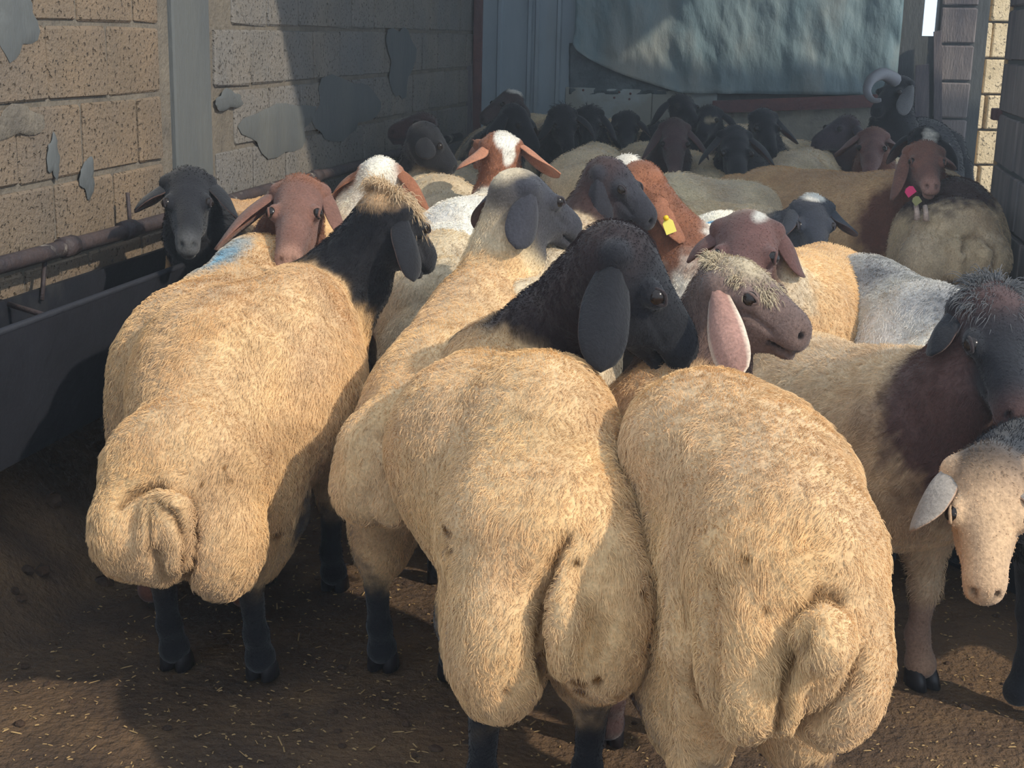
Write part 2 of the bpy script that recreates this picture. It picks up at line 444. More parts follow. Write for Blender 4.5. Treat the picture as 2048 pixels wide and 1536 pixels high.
    sd = abs(hash_(name + label)) % 9999
    jit = vnoise(v, 9, sd, 3)
    cols = {'body': fleece, 'tail': fleece if tcol is None else tcol, 'neck': neck, 'head': head, 'muz': head if muz is None else muz, 'leg': leg}
    D = np.stack([G[g] + (0.0 if g in ('body', 'tail') else ndef * .03 * jit) - (.012 if g == 'body' else nbias if g == 'neck' else 0) for g in gs], 1)
    wt = np.exp(-(D - D.min(1, keepdims=True)) / .006); wt /= wt.sum(1, keepdims=True)
    C = sum(wt[:, [i]] * cols[g][None] for i, g in enumerate(gs))
    isf = (wt[:, 0] + wt[:, 1] + .8 * wt[:, 2])                     # woolly share
    var = vnoise(v, 2.6, sd + 5, 3)[:, None]
    C = C * (1 + .10 * var) ; C[:, 2] *= (1 - .05 * var[:, 0])
    warm = np.clip(vnoise(v, 3.5, sd + 9, 2), 0, 1)[:, None] * isf[:, None] * .35
    C = C * (1 - warm * V(.06, .20, .36)[None])
    vw = v @ F.R + base
    jit2 = vnoise(v, 22, sd + 3, 2)
    for pt_ in patches:
        c, r, colr, soft = pt_[:4]
        c = np.array(c, float)
        rr = np.array([r] * 3 if np.isscalar(r) else r, float)
        d = np.sqrt((((vw - c) @ F.R.T / rr) ** 2).sum(1)) + .09 * jit2 + .07 * jit
        a = np.clip((1 - d) / soft + .5, 0, 1)[:, None]
        if len(pt_) > 4: a = a * (1 - wt[:, [3]] - wt[:, [4]])
        C = C * (1 - a) + colr[None] * a
    C = np.clip(C, .004, 1)
    # dark nostrils and lip line, bare skin colour of their own
    vl = (vw - P) @ np.array([hd, uh, sh]).T / g_; vl[:, 0] /= q_
    for sg in (-1, 1):
        d = np.sqrt(((vl[:, 0] - .246) / .012) ** 2 + ((vl[:, 1] + .046) / .008) ** 2 + ((vl[:, 2] - sg * .017) / .007) ** 2)
        a = np.clip(1.4 - d, 0, 1)[:, None] * .85; C = C * (1 - a) + BLACK * .5 * a
    d = np.abs(vl[:, 1] + .081 - .10 * (vl[:, 0] - .215)) / .0035; a = (np.clip(1.4 - d, 0, 1) * ((vl[:, 0] > .185) & (vl[:, 0] < .26) & (np.abs(vl[:, 2]) < .05)))[:, None] * .6; C = C * (1 - a) + BLACK * .6 * a
    # woolly relief
    dsp = lump * isf * (vnoise(v, 7, sd + 1, 2) * .6 + vnoise(v, 20, sd + 2, 2) * .35)
    v = v + nr * dsp[:, None]
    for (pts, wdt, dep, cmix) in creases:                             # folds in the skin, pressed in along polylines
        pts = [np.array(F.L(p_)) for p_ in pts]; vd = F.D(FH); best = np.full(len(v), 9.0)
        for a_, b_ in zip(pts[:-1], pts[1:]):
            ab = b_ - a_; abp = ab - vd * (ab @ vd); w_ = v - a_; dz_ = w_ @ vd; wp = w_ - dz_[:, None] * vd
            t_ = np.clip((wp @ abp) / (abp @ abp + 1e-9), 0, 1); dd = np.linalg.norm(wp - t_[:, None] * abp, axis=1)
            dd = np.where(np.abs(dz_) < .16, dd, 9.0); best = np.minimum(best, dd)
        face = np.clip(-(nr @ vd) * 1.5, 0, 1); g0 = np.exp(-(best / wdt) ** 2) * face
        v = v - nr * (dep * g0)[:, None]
        if cmix: a_ = (np.exp(-(best / (wdt * .75)) ** 2) * face * cmix)[:, None]; C = C * (1 - a_) + DIRT * .8 * a_  # brown dirt line that also darkens the fold in the colour
    if creases: nr = vert_normals(v, q)
    me = fast_mesh('body', v, q); set_col(me, C); me.materials.append(M_COAT)
    yaw = math.atan2(f[1], f[0])
    root = empty('sheep', base, yaw); tag(root, label, 'sheep', group='flock of fat-tailed sheep crowded in the pen')
    o = bpy.data.objects.new('body', me); COL.objects.link(o); o.parent = root
    def sub(nm, vv, ff, mat, smooth=True, par=None):
        vv = (np.asarray(vv) - base) @ F.R.T
        return mesh_obj(nm, vv, ff, mat, root if par is None else par, smooth)
    # ears
    eo = head if earc is None else earc; ei = (head * .7 + PINK * .3) if earin is None else earin
    ears = list(ears); eb = {sg: P + sh * sg * .06 * g_ for sg in (-1, 1)}
    dd_ = lambda t, sg: 0 if t is None or isinstance(t, str) else np.linalg.norm(np.array(t) - eb[sg])
    if dd_(ears[0], 1) + dd_(ears[1], -1) < dd_(ears[0], -1) + dd_(ears[1], 1): ears = ears[::-1]
    for sg, es in zip((-1, 1), ears):
        if isinstance(es, str): continue
        bp = P + hd * .012 * g_ + sh * sg * .060 * g_ - uh * .035 * g_
        d0 = nrm(sh * sg * .9 - hd * .1 - Z * .25)
        if es is None: d1 = nrm(sh * sg * .28 - Z * .95 + hd * .08)
        else:
            d1 = np.array(es, float) - bp; d1 = nrm(d1)
            d0 = nrm(d0 + d1 * 1.5)
        no_ = sh * sg * .7 + uh * .5 - hd * .25; no_ = no_ - d1 * np.dot(no_, d1)
        no_ = nrm(no_); wd = np.cross(no_, d1)
        L_ = earL * g_ if es is None else np.linalg.norm(np.array(es) - bp) * 1.02
        ev, ef, ecx = ear_mesh(bp, d0, d1, wd, L_, earW * g_, eo, ei, no_, rim=earrim, seed=sd + sg)
        eo_ = sub('ear', ev, ef, M_COAT); set_col(eo_.data, ecx)
    if eyes:
        for ec, sg in eye_c:
            b = sub('eye', *ball_vf(ec + sh * sg * .001, .0138 * g_, 14, 9), M_IRIS if iris else M_EYE)
            if res < .0125:
                rv, rf = [], []; n1, n2 = 18, 6; ctr = ec + (sh * sg * .0080 + uh * .003 + hd * .002) * g_
                for i in range(n1):
                    t = 2 * math.pi * i / n1; rc = ctr + hd * math.cos(t) * .0150 * g_ + uh * math.sin(t) * (.0088 - .003 * abs(math.cos(t))) * g_ * g_ - sh * sg * .003 * abs(math.cos(t))
                    rd = nrm(hd * math.cos(t) + uh * math.sin(t))
                    for j in range(n2):
                        u = 2 * math.pi * j / n2; rv.append(rc + .0030 * g_ * (rd * math.cos(u) + sh * math.sin(u)))
                for i in range(n1):
                    for j in range(n2): rf.append((i * n2 + j, ((i + 1) % n1) * n2 + j, ((i + 1) % n1) * n2 + (j + 1) % n2, i * n2 + (j + 1) % n2))
                lid = sub('eyelid', rv, rf, M_COAT); set_col(lid.data, np.tile(head * .8 + PINK * .03, (len(rv), 1)))
                if iris: pass
    if hooves:
        for bx in (R - f * .055 + f * .02, W - f * .03 - f * .01 + f * .02 + f * .02):
            for sg in (-1, 1):
                c0 = V(bx[0], bx[1], 0) + s * sg * ((.108 * (.5 + .5 * rw) if np.dot(bx - mid, f) < 0 else .095) * kz)
                for cs in (-1, 1):
                    hv = []
                    for z_, rx, ry, fx in ((0, .034, .017, .012), (.022, .031, .0155, .008), (.042, .024, .013, 0)):
                        for k in range(10):
                            t = 2 * math.pi * k / 10; hv.append(c0 + f * (fx + rx * math.cos(t)) + s * (cs * .0165 + ry * math.sin(t)) + Z * z_)
                    hf_ = [(i * 10 + k, i * 10 + (k + 1) % 10, (i + 1) * 10 + (k + 1) % 10, (i + 1) * 10 + k) for i in range(2) for k in range(10)]
                    hf_ += [tuple(range(9, -1, -1)), tuple(range(20, 30))]
                    sub('hoof', hv, hf_, M_HOOF)
    # fleece: short strands rooted on the skin
    if hairs:
        area = .5 * np.linalg.norm(np.cross(v[q[:, 2]] - v[q[:, 0]], v[q[:, 3]] - v[q[:, 1]]), axis=1)
        hi = v[q[:, 0], 2] > .32 if not hooves else v[q[:, 0], 2] > .06
        area = area * hi * (.5 + .8 * isf[q[:, 0]]); cdf = np.cumsum(area); rs = np.random.RandomState(sd)
        fi = np.searchsorted(cdf, rs.uniform(0, cdf[-1], hairs)); fi = np.clip(fi, 0, len(q) - 1)
        uv = rs.uniform(0, 1, (hairs, 2)); Q = q[fi]
        wts = np.stack([(1 - uv[:, 0]) * (1 - uv[:, 1]), uv[:, 0] * (1 - uv[:, 1]), uv[:, 0] * uv[:, 1], (1 - uv[:, 0]) * uv[:, 1]], 1)
        root_p = sum(wts[:, [i]] * v[Q[:, i]] for i in range(4)); nn = sum(wts[:, [i]] * nr[Q[:, i]] for i in range(4))
        nn /= np.linalg.norm(nn, axis=1, keepdims=True) + 1e-9
        cc = sum(wts[:, [i]] * C[Q[:, i]] for i in range(4)); wo = sum(wts[:, i] * isf[Q[:, i]] for i in range(4))
        lay = V(-.7, 0, -.9)[None] + np.stack([vnoise(root_p, 6, sd + 11), vnoise(root_p, 6, sd + 12), vnoise(root_p, 6, sd + 13)], 1) * .55 \
            + np.stack([vnoise(root_p, 28, sd + 21), vnoise(root_p, 28, sd + 22), vnoise(root_p, 28, sd + 23)], 1) * .55 + rs.normal(0, .16, (hairs, 3))
        lay -= nn * (lay * nn).sum(1, keepdims=True)
        ln = (hlen * (.28 + .72 * wo) * rs.uniform(.65, 1.25, hairs))[:, None]
        p1 = root_p + (nn * .40 + lay * .36) * ln; p2 = p1 + (nn * .08 + lay * .6) * ln
        pts = np.stack([root_p - nn * .001, p1, p2], 1).astype(np.float32)
        hc = bpy.data.hair_curves.new('fleece'); hc.add_curves([3] * hairs)
        hc.attributes['position'].data.foreach_set('vector', pts.ravel()) if 'position' in hc.attributes else hc.position_data.foreach_set('vector', pts.ravel())
        ra = hc.attributes.get('radius') or hc.attributes.new('radius', 'FLOAT', 'POINT')
        rr = np.tile(np.array([1.0, .8, .25], np.float32) * hrad, hairs); ra.data.foreach_set('value', rr)
        ca = hc.attributes.new('Col', 'FLOAT_COLOR', 'CURVE')
        bright = rs.uniform(.82, 1.22, hairs)[:, None] * (1 + .10 * vnoise(root_p, 30, sd + 31)[:, None])
        cc = np.clip(cc * bright * 1.03, .004, 1)
        ca.data.foreach_set('color', np.hstack([cc, np.ones((hairs, 1))]).astype(np.float32).ravel())
        hc.materials.append(M_HAIR)
        ho = bpy.data.objects.new('fleece', hc); COL.objects.link(ho); ho.parent = root; ho['kind'] = 'stuff'
        HAIR_TOTAL += hairs
    return dict(root=root, F=F, P=P, hd=hd, sh=sh, uh=uh, f=f, s=s, sub=sub, W=W, R=R, base=base, kz=kz)
def hash_(t):
    h = 7
    for ch in t: h = (h * 31 + ord(ch)) % 1000003
    return h
# ------------------------------------------------------------------ the barn
XL, YB, XR = -1.87, 8.2, 0.80
M_DIRT = surface('trodden_dirt', lin((84, 66, 52)), lin((112, 88, 64)), 5, .95, .9, 55, c3=lin((60, 49, 42)), s3=1.3, t3=(.48, .66), bdist=.02)
M_BLOCKA = surface('sandy_block', lin((134, 115, 94)), lin((118, 103, 86)), 4, .95, .8, 90, c3=lin((102, 96, 90)), s3=.9, t3=(.45, .75), pits=75)
M_BLOCKB = surface('grey_block', lin((132, 124, 114)), lin((116, 111, 104)), 5, .95, .8, 80, c3=lin((112, 112, 112)), s3=1.6, t3=(.42, .7), pits=85)
M_MORTAR = surface('mortar', lin((120, 112, 100)), lin((98, 92, 84)), 9, .95, .9, 50)
M_CEMENT = surface('grey_cement', lin((98, 100, 98)), lin((86, 90, 92)), 3, .9, .5, 40, stretch=(1, 1, .3))
M_SHEET = surface('sheet_steel', lin((152, 166, 174)), lin((136, 150, 160)), 3, .55, .15, 20, c3=lin((146, 154, 156)), s3=2.0, metal=.1, stretch=(1, 1, .25))
M_TARP = surface('tarpaulin', lin((98, 120, 126)), lin((120, 136, 138)), 3, .42, .55, 16, c3=lin((146, 144, 134)), s3=1.6, t3=(.5, .7), bdist=.02, stretch=(1, 1, .45))
M_BOARD = surface('pale_board', lin((170, 180, 180)), lin((150, 160, 162)), 4, .8, .2, 30, c3=lin((150, 150, 140)))
M_RUST = surface('rusty_steel', lin((112, 74, 70)), lin((92, 66, 66)), 10, .75, .4, 60)
M_WOOD = surface('weathered_wood', lin((116, 108, 108)), lin((88, 84, 90)), 6, .9, .6, 40, stretch=(6, 6, .6))
M_DARKM = surface('dark_trough_steel', lin((32, 34, 42)), lin((24, 26, 33)), 5, .7, .3, 30, c3=lin((58, 58, 58)), s3=3, t3=(.6, .75))
M_PIPE = surface('worn_pipe', lin((74, 62, 60)), lin((50, 46, 50)), 14, .6, .5, 60, c3=lin((170, 160, 148)), s3=7, t3=(.56, .64))
M_LITB = surface('sunlit_block', lin((225, 205, 170)), lin((205, 185, 150)), 6, .95, .8, 70, pits=60)  # pale tone carries the sun's brightness on the outside blocks
M_DWALL = surface('dark_block', lin((140, 130, 126)), lin((118, 112, 112)), 5, .95, .6, 50, c3=lin((98, 94, 98)), s3=1.5, stretch=(2, 2, .5))
M_STRAW = flat('straw', lin((165, 135, 90)), .8)
M_ROOF = surface('roof_sheet', lin((120, 125, 130)), lin((100, 104, 110)), 2, .6, .2, 10)

def structure(o): o['kind'] = 'structure'; return o
# floor: gently uneven trodden dirt
nx, ny = 150, 200
gx, gy = np.meshgrid(np.linspace(-2.6, 3.6, nx), np.linspace(-1.5, 9.5, ny), indexing='ij')
pp = np.stack([gx.ravel(), gy.ravel(), 0 * gx.ravel()], 1)
zz = .006 * vnoise(pp, .9, 4, 3) + .005 * vnoise(pp, 5, 5, 2)
bank = np.clip((-1.52 - pp[:, 0] + .05 * vnoise(pp, 1.5, 8)) / .30, 0, 1); zz = zz + bank ** 1.2 * (.30 + .03 * vnoise(pp, 3, 9, 3))
pp[:, 2] = zz - .004
ii = np.arange(nx * ny).reshape(nx, ny)
fq = np.stack([ii[:-1, :-1].ravel(), ii[1:, :-1].ravel(), ii[1:, 1:].ravel(), ii[:-1, 1:].ravel()], 1)
fm = fast_mesh('floor', pp, fq); fm.materials.append(M_DIRT)
floor = bpy.data.objects.new('floor', fm); COL.objects.link(floor); structure(floor)
def ground_z(x, y):
    p = np.array([[x, y, 0.]]); z = .006 * vnoise(p, .9, 4, 3) + .005 * vnoise(p, 5, 5, 2)
    b = np.clip((-1.52 - p[:, 0] + .05 * vnoise(p, 1.5, 8)) / .30, 0, 1)
    return float((z + b ** 1.2 * (.30 + .03 * vnoise(p, 3, 9, 3)) - .004)[0])
# straw and chaff bits, one uncountable litter
rs = np.random.RandomState(3); vv = []; ff = []
for i in range(5600):
    x = rs.uniform(-1.5, .72); y = 1.6 + 3.2 * rs.uniform() ** 1.6
    L = rs.uniform(.002, .005) if rs.uniform() < .9 else rs.uniform(.006, .014); a = rs.uniform(0, 6.28); wd = rs.uniform(.0007, .0017)
    z = ground_z(x, y) + .0015; d = V(math.cos(a), math.sin(a), rs.normal(0, .12)) * L; p = V(-d[1], d[0], 0) / L * wd; c = V(x, y, z + .001)
    o_ = len(vv); vv += [c - d - p, c - d + p, c + d + p, c + d - p, c + V(0, 0, wd * 1.2) - d * .6, c + V(0, 0, wd * 1.2) + d * .6]
    ff += [(o_, o_ + 1, o_ + 4), (o_ + 1, o_ + 2, o_ + 5, o_ + 4), (o_ + 2, o_ + 3, o_ + 5), (o_ + 3, o_, o_ + 4, o_ + 5), (o_ + 3, o_ + 2, o_ + 1, o_)]
tag(mesh_obj('straw_litter', vv, ff, M_STRAW), 'scattered straw bits and chaff lying on the dark dirt floor', 'straw', kind='stuff')
vv = []; ff = []
for i in range(420):
    x = rs.uniform(-1.6, 1.2); y = 1.7 + 2.6 * rs.uniform() ** 1.4; r = rs.uniform(.004, .011)
    if i % 7 == 0: x = rs.uniform(-1.82, -1.5); y = rs.uniform(2.3, 3.9); r = rs.uniform(.012, .028)
    bv, bf = ball_vf(V(x, y, ground_z(x, y) + r * .2), (r * rs.uniform(.8, 1.5), r, r * .7), 6, 4); o_ = len(vv)
    vv += [b_ + rs.normal(0, r * .12, 3) for b_ in bv]; ff += [tuple(o_ + k for k in g_) for g_ in bf]
tag(mesh_obj('dirt_clods', vv, ff, surface('clod', lin((80, 60, 46)), lin((58, 46, 38)), 20, .95, .5, 90)), 'small crumbs and clods of dry dirt scattered on the floor', 'dirt', kind='stuff')

# a wall of single blocks: pieces share a handful of block meshes
def block_meshes(L, Hh, D, mats, n=6, b=.006):
    out = []
    for i in range(n):
        v, f = box_vf(0, L, 0, D, 0, Hh, b)
        v = [tuple(np.array(p) + np.array([rs.normal(0, .0018), 0 if p[1] > D * .5 else rs.normal(0, .0012), rs.normal(0, .0018)])) for p in v]
        o = mesh_obj('block', v, f, mats[i % len(mats)]); fix_normals(o); me = o.data; bpy.data.objects.remove(o); out.append(me)
    return out
def block_wall(parent, origin, along, outn, length, z0, rows, L, Hh, mats, joint=.015, D=.06, skip=None, off0=0.0, jit=.004, name='block', maxn=290):
    ms = block_meshes(L - joint, Hh - joint, D, mats); halfm = block_meshes(L / 2 - joint, Hh - joint, D, mats, 3)
    along = nrm(V(*along, 0)); outn = nrm(V(*outn, 0)); n = 0
    for r in range(rows):
        x = -off0 - (L / 2 if r % 2 else 0)
        while x < length:
            use, LL, xs = ms, L, x
            if x < 0:
                if x + L / 2 < -1e-3 or x + L <= L * .5 + 1e-3: xs, use, LL = x + L / 2, halfm, L / 2
                if xs < -L * .3: x += L; continue
            if x + L > length + .05: use, LL = halfm, L / 2
            if xs + LL > length + .06: break
            pos = np.array(origin) + along * (xs + joint / 2) + V(0, 0, z0 + r * Hh) + outn * (rs.uniform(-.2, 1) * jit)
            if not (skip and skip(pos, LL)):
                o = bpy.data.objects.new(name, random.choice(use)); COL.objects.link(o)
                M = np.eye(4); M[:3, 0] = along; M[:3, 1] = -outn; M[:3, 2] = (0, 0, 1); M[:3, 3] = pos
                if np.linalg.det(M[:3, :3]) < 0: M[:3, 0] = -along; M[:3, 3] = pos + along * (LL - joint)
                o.parent = parent; o.matrix_local = Matrix(M.tolist()); n += 1
            x += L
    return n
# left wall
wl = structure(box('wall_left', XL - .20, XL - .007, 1.2, YB + .2, -.1, 2.1, M_MORTAR))
yc0, yc1 = PX(342, 160, XL)[1], PX(417, 160, XL)[1]
block_wall(wl, (XL, 1.3, 0), (0, 1), (1, 0), yc0 - 1.3, .095, 10, .33, .2, [M_BLOCKA], D=.055, off0=.1)
block_wall(wl, (XL, yc1, 0), (0, 1), (1, 0), YB - yc1, .095, 10, .33, .2, [M_BLOCKB], D=.055, off0=.12)
structure(box('trim_1', XL - .06, XL + .012, yc0 + .005, yc1 - .005, -.05, 2.1, M_CEMENT, b=.006))
# daubed patches of cement, thin lumpy skins trowelled over the blocks
def daub(y, z, ry, rz_, seed, mat=M_CEMENT, th=.0045):
    r_ = np.random.RandomState(seed); n = 26; ang = np.linspace(0, 2 * math.pi, n, endpoint=False)
    rad = 1 + .16 * np.sin(ang * 3 + seed) + .12 * np.sin(ang * 5 + 2 * seed) + r_.uniform(-.07, .07, n)
    vs = [V(XL + th + .006, y, z)]; fs = []
    for ring, (q_, t_) in enumerate(((.45, th), (.85, th * .75), (1.0, 0))):
        for k in range(n): vs.append(V(XL + .004 + t_ + r_.uniform(0, .003), y + math.cos(ang[k]) * ry * rad[k] * q_, z + math.sin(ang[k]) * rz_ * rad[k] * q_))
    for k in range(n):
        fs.append((0, 1 + k, 1 + (k + 1) % n))
        for r2 in range(2): fs.append((1 + r2 * n + k, 1 + (r2 + 1) * n + k, 1 + (r2 + 1) * n + (k + 1) % n, 1 + r2 * n + (k + 1) % n))
    o = mesh_obj('cement_patch', vs, fs, mat, wl, smooth=True); fix_normals(o)
for i, (x, y, rx, ry) in enumerate([(28, 40, 40, 75), (30, 245, 55, 32), (103, 315, 12, 42), (172, 355, 14, 40), (560, 255, 62, 52), (800, 120, 26, 70), (690, 215, 60, 60), (455, 200, 26, 20)]):
    c = PX(x, y, XL); c2 = PX(x + rx, y, XL); c3 = PX(x, y + ry, XL); daub(c[1], c[2], abs(c2[1] - c[1]), abs(c[2] - c3[2]), i + 2, M_MORTAR if i == 1 else M_CEMENT)

# left trough, its rail and its rods
tr = empty('feed_trough', (-1.70, 4.0, 0)); tag(tr, 'long dark steel feed trough along the left block wall behind the cream sheep', 'trough')
def inw(nm, x0, x1, y0, y1, z0, z1, mat, par, cx, b=0): return box(nm, x0 - cx[0], x1 - cx[0], y0 - cx[1], y1 - cx[1], z0, z1, mat, par, b)
T0_ = (-1.70, 4.0); YT0, YT1 = 1.5, 7.4
v, f = [], []
# sheet-steel trough: sloping front, floor and back, with thickness
prof = [(-1.60, .655), (-1.64, .36), (-1.82, .34), (-1.82, .64), (-1.835, .64), (-1.835, .325), (-1.63, .345), (-1.585, .655)]
for y in (YT0, YT1): v += [(px_ - T0_[0], y - T0_[1], z) for px_, z in prof]
n_ = len(prof); f = [(i, (i + 1) % n_, n_ + (i + 1) % n_, n_ + i) for i in range(n_)] + [tuple(range(n_ - 1, -1, -1)), tuple(range(n_, 2 * n_))]
fix_normals(mesh_obj('trough_body', v, f, M_DARKM, tr))
tv, tf_ = tube_vf([V(-1.592 - T0_[0], YT0 - T0_[1], .66), V(-1.592 - T0_[0], YT1 - T0_[1], .66)], .009, 8); mesh_obj('rim', tv, tf_, M_DARKM, tr, True)
for i in range(4):
    y = 2.2 + 1.5 * i; inw('leg', -1.67, -1.63, y, y + .04, .0, .36, M_DARKM, tr, T0_)
rl = empty('feed_rail', (XL + .06, 4.0, .8)); tag(rl, 'rusty worn steel pipe rail running along the left block wall above the trough', 'rail')
pts = [PX(x, y, XL + .07) for x, y in ((-60, 540), (60, 518), (170, 480), (340, 436), (470, 396), (560, 366))]
zr = np.mean([p[2] for p in pts[1:4]]); y0_, y1_ = 1.6, 7.6
tv, tf_ = tube_vf([V(.01, y - 4.0, zr - .8 + .003 * math.sin(y * 3)) for y in np.linspace(y0_, y1_, 14)], .021, 10); mesh_obj('pipe', tv, tf_, M_PIPE, rl, True)
for yy in (PX(135, 488, XL + .07)[1], PX(255, 455, XL + .07)[1], 5.2):
    tv, tf_ = tube_vf([V(.01, yy - 4.03, zr - .8), V(.01, yy - 3.97, zr - .8)], .027, 10); mesh_obj('collar', tv, tf_, M_PIPE, rl, True)
for (xa, ya, xb, yb_) in ((90, 515, 84, 600), (255, 385, 262, 470)):
    a = PX(xa, ya, XL + .05); b = PX(xb, yb_, XL + .06)
    tv, tf_ = tube_vf([a - V(XL + .06, 4, .8), b - V(XL + .06, 4, .8)], .006, 7); mesh_obj('rod', tv, tf_, M_PIPE, rl, True)
a = PX(0, 603, XL + .02); b = PX(150, 650, -1.60)
tv, tf_ = tube_vf([a, (a + b) / 2, b], .007, 7); tag(mesh_obj('brace_rod', tv, tf_, M_PIPE, None, True), 'thin steel rod slanting from left wall down to the trough rim', 'rod')

# back wall
def bx_(x): return PY(x, 100, YB)[0]
wb = structure(box('wall_back', XL - .2, bx_(1842), YB + .03, YB + .2, -.1, 2.3, M_CEMENT))
wb2 = structure(box('wall_back_right', bx_(1872), 1.0, YB + .03, YB + .2, -.1, 2.3, M_CEMENT))
structure(box('trim_2', bx_(1842), bx_(1872), YB + .03, YB + .2, -.1, PY(1858, 72, YB)[2], M_CEMENT))
# corrugated steel sheet with raised ribs
def pz_(x, y, Y=YB): return PY(x, y, Y)[2]
xa, xb = bx_(966), bx_(1160); cs = empty('corrugated_sheet', ((xa + xb) / 2, YB, 0)); tag(cs, 'blue-grey ribbed steel sheet standing in the left corner of the back wall', 'metal sheet')
cx = ((xa + xb) / 2, YB); prof = [(xa, 0)]
for rb in (1000, 1060, 1075, 1118):
    r0 = bx_(rb); prof += [(r0 - .016, 0), (r0 - .009, -.018), (r0 + .009, -.018), (r0 + .016, 0)]
prof.append((xb, 0)); prof.sort(); v = []; f = []
for z in (.1, 2.2):
    v += [(x - cx[0], -.015 + d_, z) for x, d_ in prof] + [(x - cx[0], -.011 + d_ + .003, z) for x, d_ in prof]
n_ = len(prof)
for i in range(n_ - 1):
    f += [(i, i + 1, 2 * n_ + i + 1, 2 * n_ + i), (n_ + i, 3 * n_ + i, 3 * n_ + i + 1, n_ + i + 1), (i, n_ + i, n_ + i + 1, i + 1), (2 * n_ + i, 2 * n_ + i + 1, 3 * n_ + i + 1, 3 * n_ + i)]
fix_normals(mesh_obj('ribbed_panel', v, f, M_SHEET, cs))
box('edge_post', bx_(950) - cx[0], bx_(966) - cx[0], -.05, .02, 0, 2.2, M_RUST, cs, b=.003)
# bolts
for (x, y) in ((1246, 203), (1264, 205), (1308, 240), (1170, 190)):
    pass
# pale board below the tarpaulin with bolt holes
pb = empty('pale_panel', (bx_(1280), YB - .01, 0)); tag(pb, 'pale grey flat panel under the hanging tarpaulin on the back wall', 'panel')
x0_ = bx_(1135); x1_ = bx_(1310); x2_ = bx_(1440); cxx = bx_(1280)
fz = pz_(1200, 176)
box('panel', x0_ - cxx, x1_ - cxx - .003, -.02, .01, .2, fz, M_BOARD, pb, b=.003); box('panel', x1_ - cxx, x2_ - cxx, -.018, .01, .2, fz, M_BOARD, pb, b=.003)
for (x, y) in ((1230, 195), (1260, 198), (1168, 180), (1240, 184), (1262, 187)):
    p = PY(x, y, YB); bv, bf = ball_vf(V(p[0] - cxx, -.021, p[2]), (.007, .005, .007), 8, 5); mesh_obj('bolt', bv, bf, M_RUST, pb, True)
# pale cement band right, rusty bar
cb = box('cement_band', bx_(1430), bx_(1772), YB - .04, YB + .03, .2, pz_(1600, 212), surface('pale_cement', lin((172, 166, 150)), lin((140, 138, 130)), 6, .95, .6, 40, c3=lin((104, 98, 90)), s3=3.5, t3=(.56, .62)), None)
structure(cb); cb.name = 'trim_3'
a = PY(1425, 214, YB - .12); b = PY(1790, 200, YB - .12); hh_ = .034
v = [a + V(0, dy, dz) for dy, dz in ((-.03, -hh_), (-.03, hh_), (.03, hh_), (.03, -hh_))] + [b + V(0, dy, dz) for dy, dz in ((-.03, -hh_), (-.03, hh_), (.03, hh_), (.03, -hh_))]
tag(fix_normals(mesh_obj('steel_beam', v, [(0, 1, 2, 3), (4, 7, 6, 5), (0, 4, 5, 1), (1, 5, 6, 2), (2, 6, 7, 3), (3, 7, 4, 0)], M_RUST)), 'red-brown steel beam lying level across the back wall under the tarpaulin', 'beam')
# tarpaulin: sagging creased sheet
xt0, xt1 = bx_(1158), bx_(1798); nu, nv = 110, 60; P_ = []
ztop = 2.25
for j in range(nv + 1):
    for i in range(nu + 1):
        u = i / nu; t = j / nv
        xp = 1152 + u * (1798 - 1152)
        # lower hem: starts high at left, sags down, runs level to the right
        hem = 88 + 97 * (min(u / .34, 1.0)) ** .62 + 8 * max(0, u - .34)
        x = PY(xp, 100, YB)[0]; zb = pz_(xp, hem)
        P_.append((x, 0, ztop + (zb - ztop) * t, u, t))
P_ = np.array(P_); q3 = np.stack([P_[:, 0], P_[:, 2] * .35, 0 * P_[:, 0]], 1)
fold = .022 * vnoise(q3 * V(1.6, .7, 1), 1.6, 31, 3) + .010 * vnoise(np.stack([P_[:, 0] + P_[:, 2] * .6, P_[:, 2] * .5, 0 * P_[:, 0]], 1), 4.5, 33, 3)
hemroll = .03 * np.exp(-((1 - P_[:, 4]) / .03) ** 2) * (P_[:, 3] < .5)
yy = YB - .065 - fold - hemroll - .05 * np.clip(.35 - P_[:, 3], 0, 1) * P_[:, 4] 
tv = np.stack([P_[:, 0], yy, P_[:, 2]], 1); ii = np.arange((nu + 1) * (nv + 1)).reshape(nv + 1, nu + 1)
tq = np.stack([ii[:-1, :-1].ravel(), ii[1:, :-1].ravel(), ii[1:, 1:].ravel(), ii[:-1, 1:].ravel()], 1)
tm = fast_mesh('tarpaulin', tv, tq); tm.materials.append(M_TARP); to = bpy.data.objects.new('tarpaulin', tm); COL.objects.link(to)
sm = to.modifiers.new('thick', 'SOLIDIFY'); sm.thickness = .004
tag(to, 'large creased blue-grey plastic tarpaulin hanging on the back wall, hem sagging left', 'tarpaulin')
